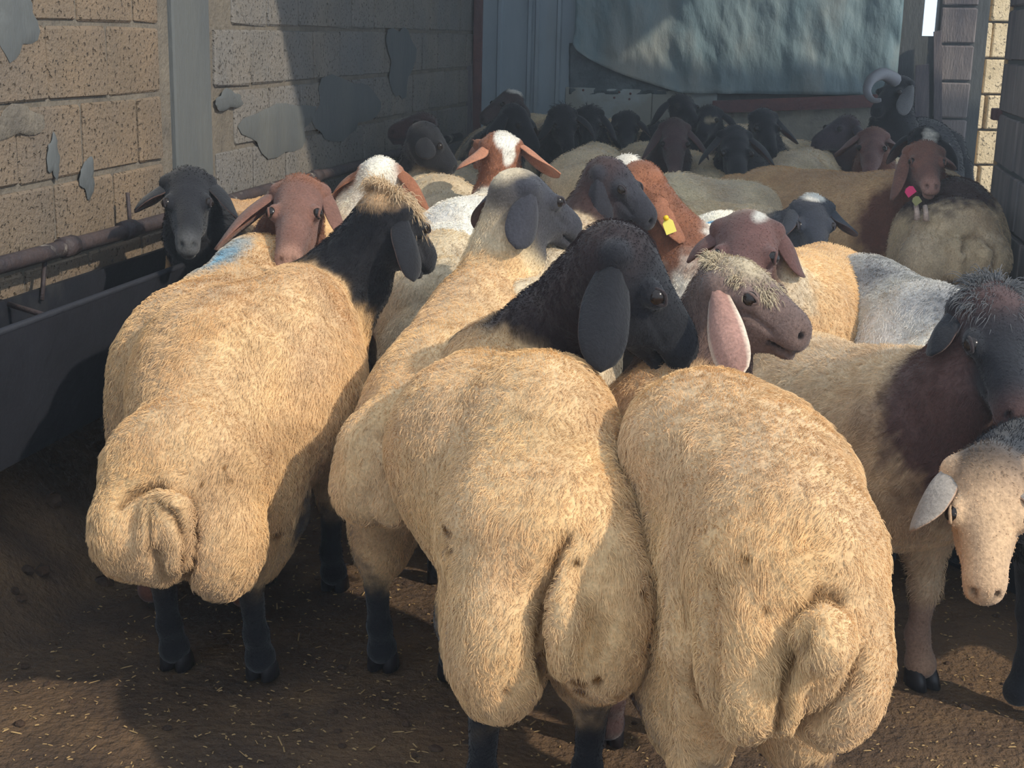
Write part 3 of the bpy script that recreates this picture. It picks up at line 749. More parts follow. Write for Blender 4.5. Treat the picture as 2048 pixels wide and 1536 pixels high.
# a second, darker layer seen below the sagging hem
v = []; nu2 = 60
for j in range(13):
    for i in range(nu2 + 1):
        u = i / nu2; xp = 1140 + u * 230; p = PY(xp, 86 + 102 * (j / 12), YB)
        v.append((p[0], YB - .028 - .012 * math.sin(u * 23 + j) * math.sin(j * .9 + u * 7), p[2]))
ii = np.arange(13 * (nu2 + 1)).reshape(13, nu2 + 1)
m2_ = fast_mesh('lining_sheet', np.array(v), np.stack([ii[:-1, :-1].ravel(), ii[1:, :-1].ravel(), ii[1:, 1:].ravel(), ii[:-1, 1:].ravel()], 1))
m2_.materials.append(surface('grey_plastic', lin((92, 104, 108)), lin((62, 74, 80)), 8, .4, .8, 22)); o2_ = bpy.data.objects.new('lining_sheet', m2_); COL.objects.link(o2_)
o2_.modifiers.new('thick', 'SOLIDIFY').thickness = .003; tag(o2_, 'crinkled grey plastic lining showing below the left sag of the tarpaulin', 'plastic sheet')
# blocks right of the tarpaulin
block_wall(wb, (bx_(1798), YB, 0), (1, 0), (0, -1), bx_(1842) - bx_(1798), .095, 10, .4, .2, [M_DWALL], D=.04)
block_wall(wb2, (bx_(1874), YB, 0), (1, 0), (0, -1), bx_(1960) - bx_(1874), .095, 10, .4, .2, [M_DWALL], D=.04)
def plank(label, x0, x1, y0, y1, Y, mat, th=.03, lean=0.0, name='plank', skewtop=0):
    a = PY(x0, y1, Y); b = PY(x1, y1, Y); c = PY(x1, y0, Y); d = PY(x0 + skewtop, y0, Y)
    base = V((a[0] + b[0]) / 2, Y, max(0, a[2]))
    pts = [V(a[0], Y, a[2]), V(b[0], Y, a[2]), V(c[0], Y + lean, c[2]), V(d[0], Y + lean, c[2] - .01)]
    v = [p - base for p in pts] + [p - base + V(0, th, 0) for p in pts]
    o = fix_normals(mesh_obj(name, v, [(0, 1, 2, 3), (7, 6, 5, 4), (0, 4, 5, 1), (1, 5, 6, 2), (2, 6, 7, 3), (3, 7, 4, 0)], mat, None, loc=base)); tag(o, label, 'plank'); return o
plank('dark weathered wooden plank standing in the left back corner beside the ribbed sheet', 890, 943, 131, 245 + 420, YB - .12, M_WOOD, skewtop=0)
plank('dark upright plank standing right of the tarpaulin under the bright slit', 1822, 1858, 128, 640, YB - .10, M_WOOD, skewtop=10)
plank('narrow grey upright plank between the bright slit and the sunlit block pier', 1868, 1884, 60, 640, YB - .06, M_WOOD)
# far part of the right side, near part of the right wall
M_RW = M_DWALL
y55 = PX(1992, 300, XR)[1]
wr = structure(box('wall_right', XR + .010, XR + .20, 4.35, y55, -.1, 2.1, M_CEMENT))
block_wall(wr, (XR, 4.35, 0), (0, 1), (-1, 0), y55 - 4.35, .035, 10, .36, .2, [M_RW], D=.05)
# rusty door frame on the far end of that wall
df = empty('door_frame', (XR + .06, y55 + .03, 0)); tag(df, 'rusty bright-edged steel door jamb at the end of right wall', 'door frame')
box('jamb', -.055, .03, -.0, .045, 0, 2.1, surface('rust_jamb', lin((190, 160, 120)), lin((110, 70, 45)), 9, .7, .4, 50, stretch=(1, 1, .4)), df, b=.003)
zl_ = PX(1990, 222, XR)[2]; box('latch_plate', -.085, .0, -.03, .05, zl_ - .03, zl_ + .015, M_RUST, df, b=.003)
# block pier outside the gap, sunlight put into its pale block colour
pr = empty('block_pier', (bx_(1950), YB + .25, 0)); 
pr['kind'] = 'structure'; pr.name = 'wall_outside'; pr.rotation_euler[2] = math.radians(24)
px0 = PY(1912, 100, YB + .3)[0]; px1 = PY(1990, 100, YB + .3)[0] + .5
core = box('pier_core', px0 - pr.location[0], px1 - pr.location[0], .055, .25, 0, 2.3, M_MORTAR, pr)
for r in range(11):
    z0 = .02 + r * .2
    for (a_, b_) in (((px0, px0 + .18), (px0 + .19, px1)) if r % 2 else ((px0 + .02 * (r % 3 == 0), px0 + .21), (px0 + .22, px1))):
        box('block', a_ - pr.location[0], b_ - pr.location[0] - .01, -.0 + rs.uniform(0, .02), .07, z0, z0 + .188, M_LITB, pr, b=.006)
# right feed trough of black steel, seen low behind the white-faced sheep
rt = empty('feed_trough', (.95, 2.95, 0)); tag(rt, 'black steel trough low at the right edge behind the cream-faced head', 'trough')
a = PZ(1822, 1095, 0); b = PZ(2048, 1196, 0); dv = nrm(V(b[0] - a[0], b[1] - a[1], 0)); nv_ = V(-dv[1], dv[0], 0); a2 = a - dv * .05; b2 = b + dv * .9
rt.location = tuple((a2 + b2) / 2); o0 = np.array(rt.location)
v = []
for e in (a2, b2): v += [e - o0, e - o0 + V(0, 0, .46) - nv_ * .03, e - o0 + V(0, 0, .46) - nv_ * .01, e - o0 + nv_ * .02 + V(0, 0, .04), e - o0 + nv_ * .30 + V(0, 0, .04), e - o0 + nv_ * .34 + V(0, 0, .46), e - o0 + nv_ * .36 + V(0, 0, .46), e - o0 + nv_ * .33]
f = [(i, (i + 1) % 8, 8 + (i + 1) % 8, 8 + i) for i in range(8)] + [tuple(range(7, -1, -1)), tuple(range(8, 16))]
fix_normals(mesh_obj('trough_body', v, f, M_DARKM, rt))
tv, tf_ = tube_vf([a2 - o0 + V(0, 0, .465) - nv_ * .02, b2 - o0 + V(0, 0, .465) - nv_ * .02], .011, 8); mesh_obj('rim', tv, tf_, M_DARKM, rt, True)
# roof over the back of the pen (out of frame) keeps it in shade
structure(box('ceiling', XL - .4, 4.6, 4.2, 7.2, 2.75, 2.79, M_ROOF)); structure(box('ceiling_far', XL - .4, XR + .15, 7.2, YB + .4, 2.75, 2.79, M_ROOF))

# haze volume added to lift the dark tones at the back
hz, nt, bs, nd, lk = new_mat('added_haze'); nd.remove(bs); vs = nd.new('ShaderNodeVolumeScatter'); vs.inputs['Color'].default_value = (.86, .93, 1, 1)
vs.inputs['Density'].default_value = .011; vs.inputs['Anisotropy'].default_value = .2; lk.new(vs.outputs[0], nd['Material Output'].inputs['Volume'])
ho = box('added_haze', XL - .5, 3.0, 1.0, YB + 1.2, .0, 2.74, hz); tag(ho, 'thin bluish haze added through the whole pen to lift its darks', 'haze', kind='stuff')
# ------------------------------------------------------------------ the flock
def S(label, W, R, P, Nn, **k):
    return sheep('sheep', label, H(*W), H(*R), H(*P), H(*Nn), **k)
def pe(x, y, d): return H(x, y, d)
NEAR = dict(dark_hock=True, res=.0078, hairs=90000, hlen=.0095, hrad=.00045, hooves=True)
MID = dict(res=.0095, hairs=30000, hlen=.010, hrad=.0006)
FAR = dict(res=.013, hairs=6000, hlen=.012, hrad=.0009)
def spots(seed, pts):                        # dung flecks and stains on the wool
    return [(H(x, y, d), r, STAIN, .7) for (x, y, d, r) in pts]

def pxell(F, x, y, d, rx, ry, rd, k=.04, g='body', sub=False, tilt=0.0):
    c = H(x, y, d); sc = np.dot(c - CAM, FWD) / F_PX
    a1 = RH * math.cos(tilt) + V(0, 0, 1) * math.sin(tilt); a2 = -RH * math.sin(tilt) + V(0, 0, 1) * math.cos(tilt)
    F.ell(c, (rd, rx * sc, ry * sc), (FH, a1, a2), k, g, sub)
def pxcone(F, a, b, ra, rb, k=.03, g='body', sub=False):
    A_, B_ = H(*a), H(*b); F.cone(A_, B_, ra * np.dot(A_ - CAM, FWD) / F_PX, rb * np.dot(B_ - CAM, FWD) / F_PX, k, g, sub)
def st(x, y, d, r, c=STAIN, soft=.6): return (H(x, y, d), (.25, r, r), c, soft)
def exA(F, i):
    pxell(F, 375, 950, 2.50, 168, 150, .14, .05, 'tail')
    pxell(F, 275, 1055, 2.43, 92, 108, .10, .03, 'tail')
    pxell(F, 442, 1075, 2.43, 88, 125, .10, .025, 'tail')
    pxell(F, 325, 1085, 2.40, 70, 88, .085, .02, 'tail')
    pxcone(F, (318, 1010, 2.335), (300, 1085, 2.315), 30, 22, .014, 'tail'); pxcone(F, (352, 1015, 2.325), (358, 1120, 2.32), 32, 26, .012, 'tail')
    pxell(F, 500, 940, 2.62, 75, 170, .12, .05)
    pxell(F, 480, 760, 2.85, 215, 190, .25, .06); pxell(F, 600, 720, 2.95, 110, 190, .2, .06)
A = S('nearest sheep at left, cream fleece, black head turned right, tan tuft on its poll', (585, 545, 3.12), (430, 690, 2.68), (785, 388, 3.18), (880, 492, 3.28),
      neck=BLACK, head=BLACK, leg=BLACK * .8, fat=1.1, rw=.8, tail=False, extra=exA, ears=(None, pe(812, 565, 3.1)),
      creases=[([pe(x, y, 2.38) for x, y in ((248, 1000), (262, 985), (325, 968), (372, 1005), (398, 1050), (392, 1105), (372, 1165), (355, 1195))], .009, .016, .8),
               ([pe(x, y, 2.33) for x, y in ((300, 1010), (306, 1060), (318, 1110), (330, 1165))], .010, .014, .4)],
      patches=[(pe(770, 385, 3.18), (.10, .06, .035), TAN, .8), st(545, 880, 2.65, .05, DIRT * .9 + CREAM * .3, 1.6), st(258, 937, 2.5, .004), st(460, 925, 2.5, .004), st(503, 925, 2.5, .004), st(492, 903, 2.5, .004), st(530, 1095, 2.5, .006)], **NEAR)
def exB(F, i):
    pxell(F, 950, 895, 2.40, 178, 180, .22, .06); pxell(F, 1085, 905, 2.28, 158, 200, .22, .06)
    pxell(F, 1090, 1060, 2.05, 205, 170, .17, .06, 'tail')
    pxell(F, 1000, 1265, 1.95, 108, 188, .11, .03, 'tail')
    pxell(F, 1200, 1225, 1.95, 112, 185, .11, .03, 'tail')
    pxell(F, 1130, 1230, 1.90, 50, 125, .085, .02, 'tail', tilt=.05)
    pxell(F, 1185, 1290, 1.83, 24, 70, .03, .02, 'tail', True, tilt=-.15)
B = S('nearest sheep in the middle, cream fleece, big black head turned right, long fat tail', (1010, 655, 2.66), (1080, 850, 2.15), (1268, 462, 2.42), (1415, 662, 2.40),
      neck=DBROWN * .4 + BLACK * .6, head=BLACK, leg=BLACK * .8, fat=.95, rw=.72, tail=False, extra=exB, hs=1.14, ns=1.0, ears=(None, pe(1205, 745, 2.32)),
      creases=[([pe(x, y, 1.88) for x, y in ((1137, 1085), (1105, 1125), (1080, 1185), (1074, 1260), (1086, 1340), (1100, 1425))], .009, .016, 1.0)],
      patches=[st(1137, 1088, 1.95, .007, STAIN * .5), st(1013, 1350, 1.87, .0045), st(1010, 1368, 1.87, .006, DIRT, .9), st(1190, 1350, 1.87, .009), st(1158, 1362, 1.87, .010), st(1165, 1392, 1.87, .009), st(895, 1060, 2.0, .006), st(897, 1090, 2.0, .005), st(1265, 1150, 1.95, .004),
               st(1060, 800, 2.3, .05, CREAM * .82, 1.8)], **NEAR)
def exC(F, i):
    pxell(F, 1428, 895, 2.10, 184, 148, .22, .06); pxell(F, 1535, 985, 1.95, 178, 175, .2, .06)
    pxell(F, 1568, 1120, 1.78, 198, 190, .16, .06, 'tail')
    pxell(F, 1492, 1295, 1.70, 98, 190, .10, .03, 'tail')
    pxell(F, 1665, 1305, 1.70, 114, 202, .10, .03, 'tail', tilt=.06)
    pxell(F, 1645, 1275, 1.605, 60, 66, .055, .012, 'tail')
    pxcone(F, (1600, 1300, 1.625), (1560, 1440, 1.635), 40, 32, .015, 'tail')
    pxcone(F, (1385, 1120, 1.86), (1380, 1290, 1.80), 52, 42, .04); pxcone(F, (1380, 1290, 1.80), (1390, 1400, 1.80), 42, 33, .03); pxcone(F, (1388, 1400, 1.80), (1370, 1560, 1.84), 33, 27, .02)
C_ = S('nearest sheep at right, yellow-cream fleece, greyish-brown head turned right, pale ear', (1345, 748, 2.40), (1505, 930, 1.95), (1468, 524, 2.45), (1630, 622, 2.36),
      neck=GREYB, head=GREYB, leg=DBROWN, fat=.82, rw=.68, tail=False, extra=exC, earc=lin((160, 120, 106)), earin=lin((160, 120, 106)), earrim=lin((220, 200, 178)), earW=.066, ears=(None, pe(1520, 758, 2.22)),
      creases=[([pe(x, y, 1.63) for x, y in ((1680, 1195), (1640, 1178), (1595, 1215), (1572, 1290), (1562, 1370), (1550, 1460))], .009, .014, .9),
               ([pe(x, y, 1.63) for x, y in ((1712, 1300), (1690, 1350), (1650, 1400), (1620, 1440), (1570, 1490))], .010, .014, .5),
               ([pe(x, y, 1.72) for x, y in ((1408, 1130), (1405, 1250), (1408, 1380), (1418, 1430))], .010, .018, .3)],
      patches=[(pe(1490, 528, 2.45), (.07, .05, .03), PALE * .7, .9), st(1450, 1066, 1.75, .006), st(1482, 1020, 1.8, .003), st(1556, 1296, 1.65, .005), st(1403, 978, 1.9, .003), st(1520, 1200, 1.65, .005, DIRT)], **NEAR)
def exN(F, i):
    pxell(F, 1962, 515, 4.66, 26, 38, .06, .015, 'tail'); pxell(F, 1945, 560, 4.68, 18, 34, .05, .02, 'tail', tilt=-.4)
S('cream sheep at far left with a blue paint mark on its back', (520, 480, 3.6), (385, 590, 3.0), (560, 560, 4.15), (570, 640, 4.2),
      neck=CREAM, head=BROWN, leg=BROWN, fat=1.0, tail=False, patches=[(pe(425, 468, 3.4), (.2, .07, .09), BLUE * .8 + PALE * .2, .8)], **{**MID, 'hairs': 40000})
S('brown-faced sheep facing the camera, resting its chin on the left sheep', (570, 440, 4.05), (640, 400, 4.7), (600, 352, 3.75), (574, 474, 3.42),
      neck=RUST * .7, head=lin((126, 90, 78)), muz=lin((160, 122, 106)), leg=BROWN, hs=1.1, ears=(pe(668, 500, 3.6), pe(455, 500, 3.55)), **{**MID, 'iris': False})
S('black-faced sheep by the left wall, ears spread, looking down at camera', (445, 412, 3.98), (560, 402, 4.55), (375, 338, 3.75), (374, 462, 3.5),
      neck=BLACK, head=BLACK, muz=BLACK * .6 + GREY * .4, leg=BLACK, fleece=TAN, ears=(pe(456, 436, 3.65), pe(283, 424, 3.65)), **MID)
S('white and rust spotted sheep behind the tan-tufted black head', (700, 400, 4.6), (710, 388, 5.2), (765, 318, 4.4), (815, 420, 4.6),
      neck=WHITE, head=RUST, leg=BROWN, ns=1.1, patches=[(pe(690, 345, 4.4), (.1, .04, .05), RUST, .5), (pe(712, 372, 4.3), .028, GREYB, .7), (pe(725, 405, 4.3), .03, GREYB, .7), (pe(745, 315, 4.4), (.06, .05, .03), WHITE, .5)], **MID)
S('rust-brown sheep seen from behind with white blaze on its nape and white back', (985, 392, 4.5), (935, 410, 3.95), (1005, 268, 4.6), (950, 278, 4.85),
      fleece=WHITE, neck=RUST, head=RUST * .8, leg=BROWN, ns=.8, ears=(pe(1100, 345, 4.45), pe(930, 340, 4.45)), earc=lin((190, 130, 100)), patches=[(pe(1012, 276, 4.55), (.25, .042, .036), WHITE, .25), (pe(1014, 306, 4.5), (.2, .020, .045), WHITE, .3)], **MID)
Fs = S('long-bodied cream sheep between the left and middle ones, dark face raised to the right', (965, 545, 3.15), (868, 700, 2.70), (1040, 343, 3.25), (1172, 425, 3.35),
      neck=PALE, nbias=-.035, head=lin((56, 56, 63)), leg=BLACK, fat=.85, rw=.85, tw=.125, tz=.40, ears=(None, pe(1018, 498, 3.15)), patches=[(pe(1015, 350, 3.25), (.05, .05, .03), PALE, .7)], **{**NEAR, 'hairs': 50000, 'res': .009})
G_ = S('dark curly-headed sheep in profile facing right above the middle sheep', (1130, 445, 3.75), (1085, 510, 3.3), (1225, 322, 3.85), (1325, 415, 3.78),
      neck=DBROWN, head=lin((45, 45, 52)), leg=BLACK, fleece=PALE, fat=.85, ears=(None, pe(1215, 470, 3.8)), **MID)
Hs = S('rust-brown sheep with a yellow ear tag, facing left toward the camera', (1420, 465, 3.95), (1450, 432, 4.5), (1275, 330, 4.05), (1203, 408, 3.95),
      neck=RUST * .75, head=RUST, leg=BROWN, fleece=WHITE, fat=.95, ears=(pe(1334, 494, 3.82), None), iris=True, earW=.085,
      patches=[(pe(1395, 355, 3.95), .035, WHITE, .5), (pe(1413, 446, 4.2), (.04, .03, .03), BLUE, .5)], **MID)
Js = S('brown-faced sheep with a white forehead, looking over the grey-brown head', (1590, 512, 3.45), (1655, 500, 3.95), (1497, 424, 3.22), (1484, 566, 2.96),
      neck=PALE, nbias=-.03, head=lin((92, 64, 60)), leg=BROWN, fat=1.0, ears=(pe(1598, 560, 3.2), pe(1385, 530, 3.2)), patches=[(pe(1520, 432, 3.2), (.04, .016, .016), WHITE * .6, .9)], hs=1.15, **{**MID, 'hairs': 36000})
S('white sheep with speckled black-grey back at right behind the camera-facing brown one', (1740, 520, 3.75), (1880, 585, 3.35), (1720, 600, 4.2), (1700, 680, 4.3),
      neck=WHITE, head=BLACK, leg=BLACK, fleece=WHITE, fat=.95, tail=True, patches=[(pe(1740, 530, 3.6), (.2, .14, .12), GREY, 1.6), (pe(1910, 610, 3.25), (.12, .1, .1), GREY, 1.4)], **MID)
S('black-faced sheep with a white poll lowering its head between cream backs', (1520, 420, 4.78), (1400, 412, 5.0), (1628, 396, 4.6), (1642, 502, 4.42),
      neck=lin((70, 72, 80)), head=lin((52, 56, 66)), leg=BLACK, fleece=PALE, ears=(pe(1700, 470, 4.5), pe(1582, 475, 4.5)), patches=[(pe(1630, 388, 4.6), (.06, .05, .022), WHITE, .5)], **MID)
Ms = S('large tan sheep standing sideways with brown shoulders and a pink collar tag', (1800, 352, 5.15), (1540, 342, 5.6), (1850, 284, 5.0), (1868, 350, 4.78),
      neck=BROWN, head=lin((120, 84, 72)), muz=lin((175, 135, 120)), leg=BLACK, fleece=TAN, fat=1.1, ears=(pe(1905, 340, 4.95), pe(1815, 400, 4.85)),
      patches=[(pe(1720, 450, 4.9), (.12, .4, .15), BROWN * .8, .4)], **{**MID, 'hairs': 30000})
S('sheep seen from behind at the right wall, dark brown saddle, black-and-white nape', (1875, 345, 5.5), (1908, 368, 4.95), (1852, 256, 5.8), (1900, 305, 5.95),
      neck=BLACK, head=BLACK, leg=BLACK, fleece=lin((190, 168, 138)), fat=1.0, tw=.17, tz=.46, extra=exN, creases=[([pe(x, y, 4.65) for x, y in ((1925, 500), (1935, 480), (1960, 470), (1988, 495), (1985, 530), (1960, 575))], .010, .014, .5)], patches=[(pe(1880, 375, 5.0), (.28, .2, .13), DBROWN, .35), (pe(1865, 262, 5.7), (.06, .04, .05), WHITE, .5)], **MID)
Es = S('cream curly-backed sheep at right edge with black head looking at the camera', (1830, 712, 2.65), (1600, 680, 3.05), (1992, 580, 2.5), (2050, 775, 2.32),
      neck=lin((78, 58, 56)), head=BLACK, muz=BLACK * .7 + lin((140, 100, 90)) * .3, leg=lin((150, 120, 100)), fleece=lin((214, 186, 150)), fat=.95, hs=1.1, nbias=.0, ears=(None, pe(1880, 716, 2.45)),
      earW=.055, ndef=.2, patches=[(pe(2010, 810, 2.45), (.17, .35, .21), lin((88, 66, 62)), .3, 1)], **{**NEAR, 'hairs': 45000, 'hlen': .013})
S('cream-faced sheep with a black neck hanging its head at the right edge', (2200, 760, 2.5), (2400, 800, 2.8), (1985, 915, 2.12), (1978, 1165, 1.98),
      neck=BLACK, head=lin((205, 170, 135)), leg=BLACK, fleece=BLACK, fat=.9, ears=(pe(2090, 1040, 2.05), pe(1862, 1062, 2.05)), earc=lin((150, 140, 130)),
      patches=[], **{**MID, 'hairs': 20000})
S('sheep hidden between the black neck and the long-bodied sheep, cream back', (860, 432, 4.25), (900, 472, 3.72), (850, 500, 4.7), (850, 560, 4.8), fleece=PALE, neck=PALE, head=BROWN, leg=BROWN, eyes=False, **MID)
S('cream sheep in the left back whose black head faces right in profile', (825, 340, 5.9), (885, 358, 5.0), (862, 250, 5.4), (925, 322, 5.4), fleece=PALE, neck=BLACK, head=BLACK, leg=BLACK, ears=(None, pe(858, 320, 5.3)), **FAR)
S('brown sheep near the left wall with its head held level to the left', (865, 325, 6.2), (930, 330, 6.7), (850, 228, 6.2), (778, 243, 6.1), fleece=PALE, neck=DBROWN, head=DBROWN, leg=BLACK, ns=.8, **FAR)
S('dark brown sheep with a white streak on its poll at the ribbed sheet', (1045, 235, 7.6), (1120, 240, 7.7), (1020, 182, 7.5), (955, 222, 7.4), fleece=PALE, neck=DBROWN, head=lin((80, 68, 68)), leg=BLACK, patches=[(pe(1030, 180, 7.5), .045, WHITE, .4)], **FAR)
S('black-headed sheep behind the white-blazed one, pale back to its left', (985, 262, 6.8), (990, 258, 7.4), (1035, 212, 6.6), (1085, 285, 6.5), fleece=PALE * .9, neck=BLACK, head=BLACK, leg=BLACK, ns=1.2, **FAR)
S('cream-backed sheep in the middle back below two shaggy black heads', (1195, 292, 6.4), (1178, 305, 5.7), (1210, 300, 6.9), (1215, 330, 7.1), fleece=PALE, neck=PALE, head=BLACK, leg=BLACK, fat=1.1, eyes=False, **FAR)
S('shaggy black-headed sheep facing the camera, left one of the touching pair', (1105, 250, 7.35), (1080, 250, 7.7), (1128, 214, 6.9), (1142, 288, 6.75), fleece=PALE, neck=BLACK, head=BLACK, leg=BLACK, ears=(None, pe(1092, 285, 6.8)), **{**FAR, 'hairs': 8000, 'hlen': .03})
S('shaggy black-headed sheep facing the camera, right one of the touching pair', (1195, 250, 7.7), (1230, 250, 7.8), (1180, 213, 7.2), (1176, 280, 7.0), fleece=PALE, neck=BLACK, head=BLACK, leg=BLACK, ears=(pe(1222, 282, 7.1), 'none'), **{**FAR, 'hairs': 8000, 'hlen': .03})
S('small black-faced sheep before the pale back panel', (1262, 262, 7.8), (1330, 262, 7.7), (1253, 224, 7.5), (1257, 284, 7.3), fleece=PALE, neck=BLACK, head=BLACK, muz=GREY * .6, leg=BLACK, ears=(pe(1292, 272, 7.4), pe(1216, 272, 7.4)), **FAR)
S('dark brown long-faced sheep facing the camera in the middle back', (1325, 300, 6.6), (1290, 290, 7.1), (1350, 238, 6.35), (1352, 336, 6.05), fleece=PALE, neck=DBROWN, head=lin((82, 62, 62)), muz=lin((105, 85, 82)), leg=BLACK, ears=(pe(1400, 320, 6.2), pe(1305, 322, 6.2)), **FAR)
S('black sheep rising behind the dark brown long face', (1370, 250, 7.6), (1330, 250, 7.7), (1362, 190, 7.5), (1395, 228, 7.3), fleece=BLACK, neck=BLACK, head=BLACK, leg=BLACK, **FAR)
S('black sheep with a cream patch on its neck under the steel beam', (1450, 258, 7.5), (1500, 258, 7.6), (1420, 212, 7.4), (1400, 258, 7.2), fleece=PALE, neck=BLACK, head=BLACK, leg=BLACK, patches=[(pe(1425, 233, 7.25), (.06, .05, .04), PALE, .5)], **FAR)
S('big black-faced sheep, head lowered toward the camera, in the back middle', (1500, 300, 6.7), (1540, 300, 7.2), (1470, 252, 6.3), (1482, 348, 5.95), fleece=PALE, neck=BLACK, head=BLACK, muz=lin((78, 78, 86)), leg=BLACK, ns=1.2, hs=1.1, ears=(pe(1530, 330, 6.1), pe(1425, 326, 6.1)), **FAR)
S('black-headed sheep at the back with one curved ear, right of the big black face', (1555, 282, 7.1), (1610, 290, 7.3), (1528, 218, 6.8), (1548, 292, 6.55), fleece=PALE, neck=BLACK, head=BLACK, leg=BLACK, ears=(pe(1584, 290, 6.7), 'none'), **FAR)
S('cream back behind the two brown and black faces, head hidden', (1380, 305, 7.0), (1405, 318, 6.5), (1370, 320, 7.4), (1370, 350, 7.5), fleece=PALE, neck=PALE, head=BLACK, leg=BLACK, eyes=False, **FAR)
S('pale cream back right of the curved-ear black head, head hidden', (1630, 290, 7.2), (1585, 310, 6.6), (1660, 320, 7.3), (1670, 350, 7.3), fleece=PALE, neck=PALE, head=BLACK, leg=BLACK, eyes=False, **FAR)
S('dark brown sheep in profile facing left before the pale cement band', (1715, 290, 7.3), (1760, 290, 7.5), (1695, 232, 7.1), (1622, 268, 7.0), fleece=DBROWN, neck=DBROWN, head=lin((66, 56, 62)), leg=BLACK, ns=1.15, **FAR)
S('brown-faced sheep with spread ears looking over the large tan back', (1765, 320, 6.8), (1790, 318, 7.2), (1748, 256, 6.4), (1740, 330, 6.15), fleece=PALE, neck=BROWN, head=lin((118, 86, 80)), muz=lin((140, 110, 105)), leg=BLACK, ears=(pe(1795, 300, 6.3), pe(1682, 308, 6.3)), **FAR)
rm = S('black ram with a big grey curled horn at the right end of the beam', (1800, 245, 7.3), (1850, 245, 7.5), (1800, 152, 7.3), (1750, 200, 7.15), fleece=BLACK, neck=BLACK, head=BLACK, leg=BLACK, ears=('none', pe(1776, 222, 7.1)), earc=GREY * .5, earin=GREY * .5, ns=1.2, hs=1.1, **FAR)
S('rust and white tufted sheep seen from behind, head lowered, above the tagged brown one', (1345, 352, 5.2), (1500, 372, 5.4), (1255, 312, 5.0), (1235, 365, 5.2), fleece=PALE, neck=lin((96, 64, 52)), head=lin((96, 64, 52)), leg=BROWN, patches=[(pe(1248, 312, 4.95), (.07, .06, .05), WHITE, .5)], **FAR)
S('pale back seen past the brown face in the middle back, head hidden', (1300, 292, 7.3), (1280, 300, 6.9), (1310, 310, 7.6), (1312, 340, 7.7), fleece=PALE, neck=PALE, head=BLACK, leg=BLACK, eyes=False, **FAR)

# horn of the ram: a ridged spiral
def horn(info, pix, d, r0, label=None):
    pts = [H(x, y, dd) for x, y, dd in pix]
    # resample
    P3 = []; n = 40
    for i in range(n):
        t = i / (n - 1) * (len(pts) - 1); k = min(int(t), len(pts) - 2); u = t - k
        p0, p1, p2, p3 = pts[max(k - 1, 0)], pts[k], pts[k + 1], pts[min(k + 2, len(pts) - 1)]
        P3.append(.5 * ((2 * p1) + (-p0 + p2) * u + (2 * p0 - 5 * p1 + 4 * p2 - p3) * u * u + (-p0 + 3 * p1 - 3 * p2 + p3) * u ** 3))
    rad = [r0 * (1 - .75 * (i / (n - 1))) * (1 + .06 * (i % 2)) for i in range(n)]
    v, f = tube_vf(P3, rad, 10); return info['sub']('horn', v, f, flat('horn_grey', lin((120, 120, 125)), .6))
horn(rm, [(1790, 160, 7.2), (1765, 148, 7.1), (1742, 160, 7.0), (1734, 182, 6.95), (1745, 200, 6.9), (1762, 200, 6.88)], 7, .035)

# ear tags
def tag_plate(info, c, wdir, hdir, w_, h_, col, label, nm='ear_tag'):
    nn = nrm(np.cross(wdir, hdir)); v = []
    sh_ = [(-.5, -.5), (.5, -.5), (.5, .25), (.22, .5), (-.22, .5), (-.5, .25)]
    for t_ in (-.0015, .0015): v += [c + wdir * a * w_ + hdir * b * h_ + nn * t_ for a, b in sh_]
    f = [(0, 1, 2, 3, 4, 5), (11, 10, 9, 8, 7, 6)] + [(i, (i + 1) % 6, 6 + (i + 1) % 6, 6 + i) for i in range(6)]
    o = info['sub'](nm, v, f, flat(nm + '_plastic', col, .4), False); fix_normals(o); o['label'] = label; return o
c = H(1338, 452, 3.82); up_ = nrm(H(1332, 432, 3.8) - H(1344, 466, 3.8)); rt_ = nrm(np.cross(FWD, up_))
tg = tag_plate(Hs, c, rt_, up_, .030, .042, lin((245, 225, 110)), 'yellow plastic ear tag')
bv, bf = ball_vf(H(1332, 436, 3.815), .008, 8, 6); Hs['sub']('tag_button', bv, bf, flat('tag_button', lin((235, 190, 30)), .4))
c = H(1820, 382, 4.72); up_ = nrm(H(1812, 372, 4.72) - H(1828, 396, 4.72)); rt_ = nrm(np.cross(FWD, up_))
tag_plate(Ms, c, rt_, up_, .034, .030, lin((225, 50, 110)), 'bright pink collar tag', 'collar_tag')
tag_plate(Ms, H(1833, 401, 4.71), rt_, up_, .028, .028, lin((150, 145, 95)), 'olive green collar tag', 'collar_tag')
for (x, y) in ((1834, 432), (1852, 434)):                       # neck wattles
    v, f = tube_vf([H(x - 2, y - 22, 4.74), H(x, y - 8, 4.72), H(x, y + 8, 4.72)], [.008, .009, .011], 8); o = Ms['sub']('wattle', v, f, M_COAT); set_col(o.data, np.tile(lin((200, 175, 160)), (len(v), 1)))
for (x, y, r) in ((1848, 390, .008),): pass
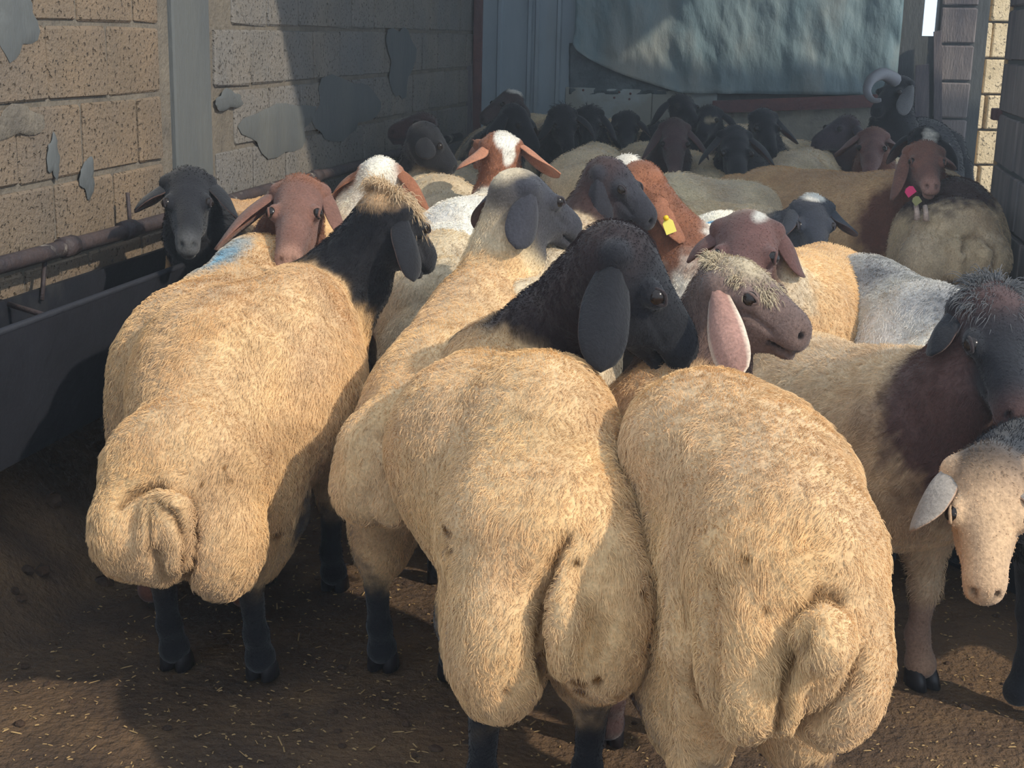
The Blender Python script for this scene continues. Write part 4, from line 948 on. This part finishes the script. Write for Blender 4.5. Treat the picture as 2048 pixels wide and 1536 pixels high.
# yarn-like long tuft of the tan poll (left near sheep) and pale forelock (right near sheep)
def tuft(info, c, axes, rad, n, ln, col, seed, out=None, hr=.0007):
    rs_ = np.random.RandomState(seed); base = info['base']; Rm = info['F'].R
    d = rs_.normal(size=(n, 3)); d[:, 2] = np.abs(d[:, 2]); d /= np.linalg.norm(d, axis=1, keepdims=True)
    A_ = np.array(axes); root = c + (d * np.array(rad)) @ A_; o = (d * V(1, 1, .8)) @ A_
    o = o + (0 if out is None else out) + rs_.normal(0, .25, (n, 3)) + .35 * np.stack([vnoise(root, 25, seed + i) for i in range(3)], 1)
    L_ = ln * rs_.uniform(.5, 1.3, (n, 1)); p1 = root + o * L_ * .4; p2 = p1 + (o * .5 + V(0, 0, -.35)) * L_ * .5; p3 = p2 + (o * .4 + V(0, 0, -.8) + rs_.normal(0, .2, (n, 3))) * L_ * .4
    pts = np.stack([(q_ - base) @ Rm.T for q_ in (root, p1, p2, p3)], 1).astype(np.float32)
    hc = bpy.data.hair_curves.new('tuft'); hc.add_curves([4] * n); hc.attributes['position'].data.foreach_set('vector', pts.ravel())
    ra = hc.attributes.get('radius') or hc.attributes.new('radius', 'FLOAT', 'POINT'); ra.data.foreach_set('value', np.tile(np.array([1, .9, .7, .2], np.float32) * hr, n))
    ca = hc.attributes.new('Col', 'FLOAT_COLOR', 'CURVE'); cc = np.clip(col[None] * rs_.uniform(.7, 1.25, (n, 1)), 0, 1)
    ca.data.foreach_set('color', np.hstack([cc, np.ones((n, 1))]).astype(np.float32).ravel()); hc.materials.append(M_HAIR)
    o_ = bpy.data.objects.new('tuft', hc); COL.objects.link(o_); o_.parent = info['root']; o_['kind'] = 'stuff'; return o_
tuft(A, A['P'] + A['hd'] * .02 - A['uh'] * .02, (A['hd'], A['sh'], A['uh']), (.075, .05, .022), 2500, .03, PALE * .5 + TAN * .5, 5)['label'] = 'tan woolly tuft on the poll'
tuft(C_, C_['P'] + C_['hd'] * .03 - C_['uh'] * .02, (C_['hd'], C_['sh'], C_['uh']), (.08, .05, .018), 2600, .016, PALE * .7, 6)['label'] = 'pale curly forelock'
tuft(Es, Es['P'] + Es['hd'] * .01 - Es['uh'] * .02, (Es['hd'], Es['sh'], Es['uh']), (.06, .05, .02), 900, .03, GREY * .6, 7)
print('HAIRS', HAIR_TOTAL)
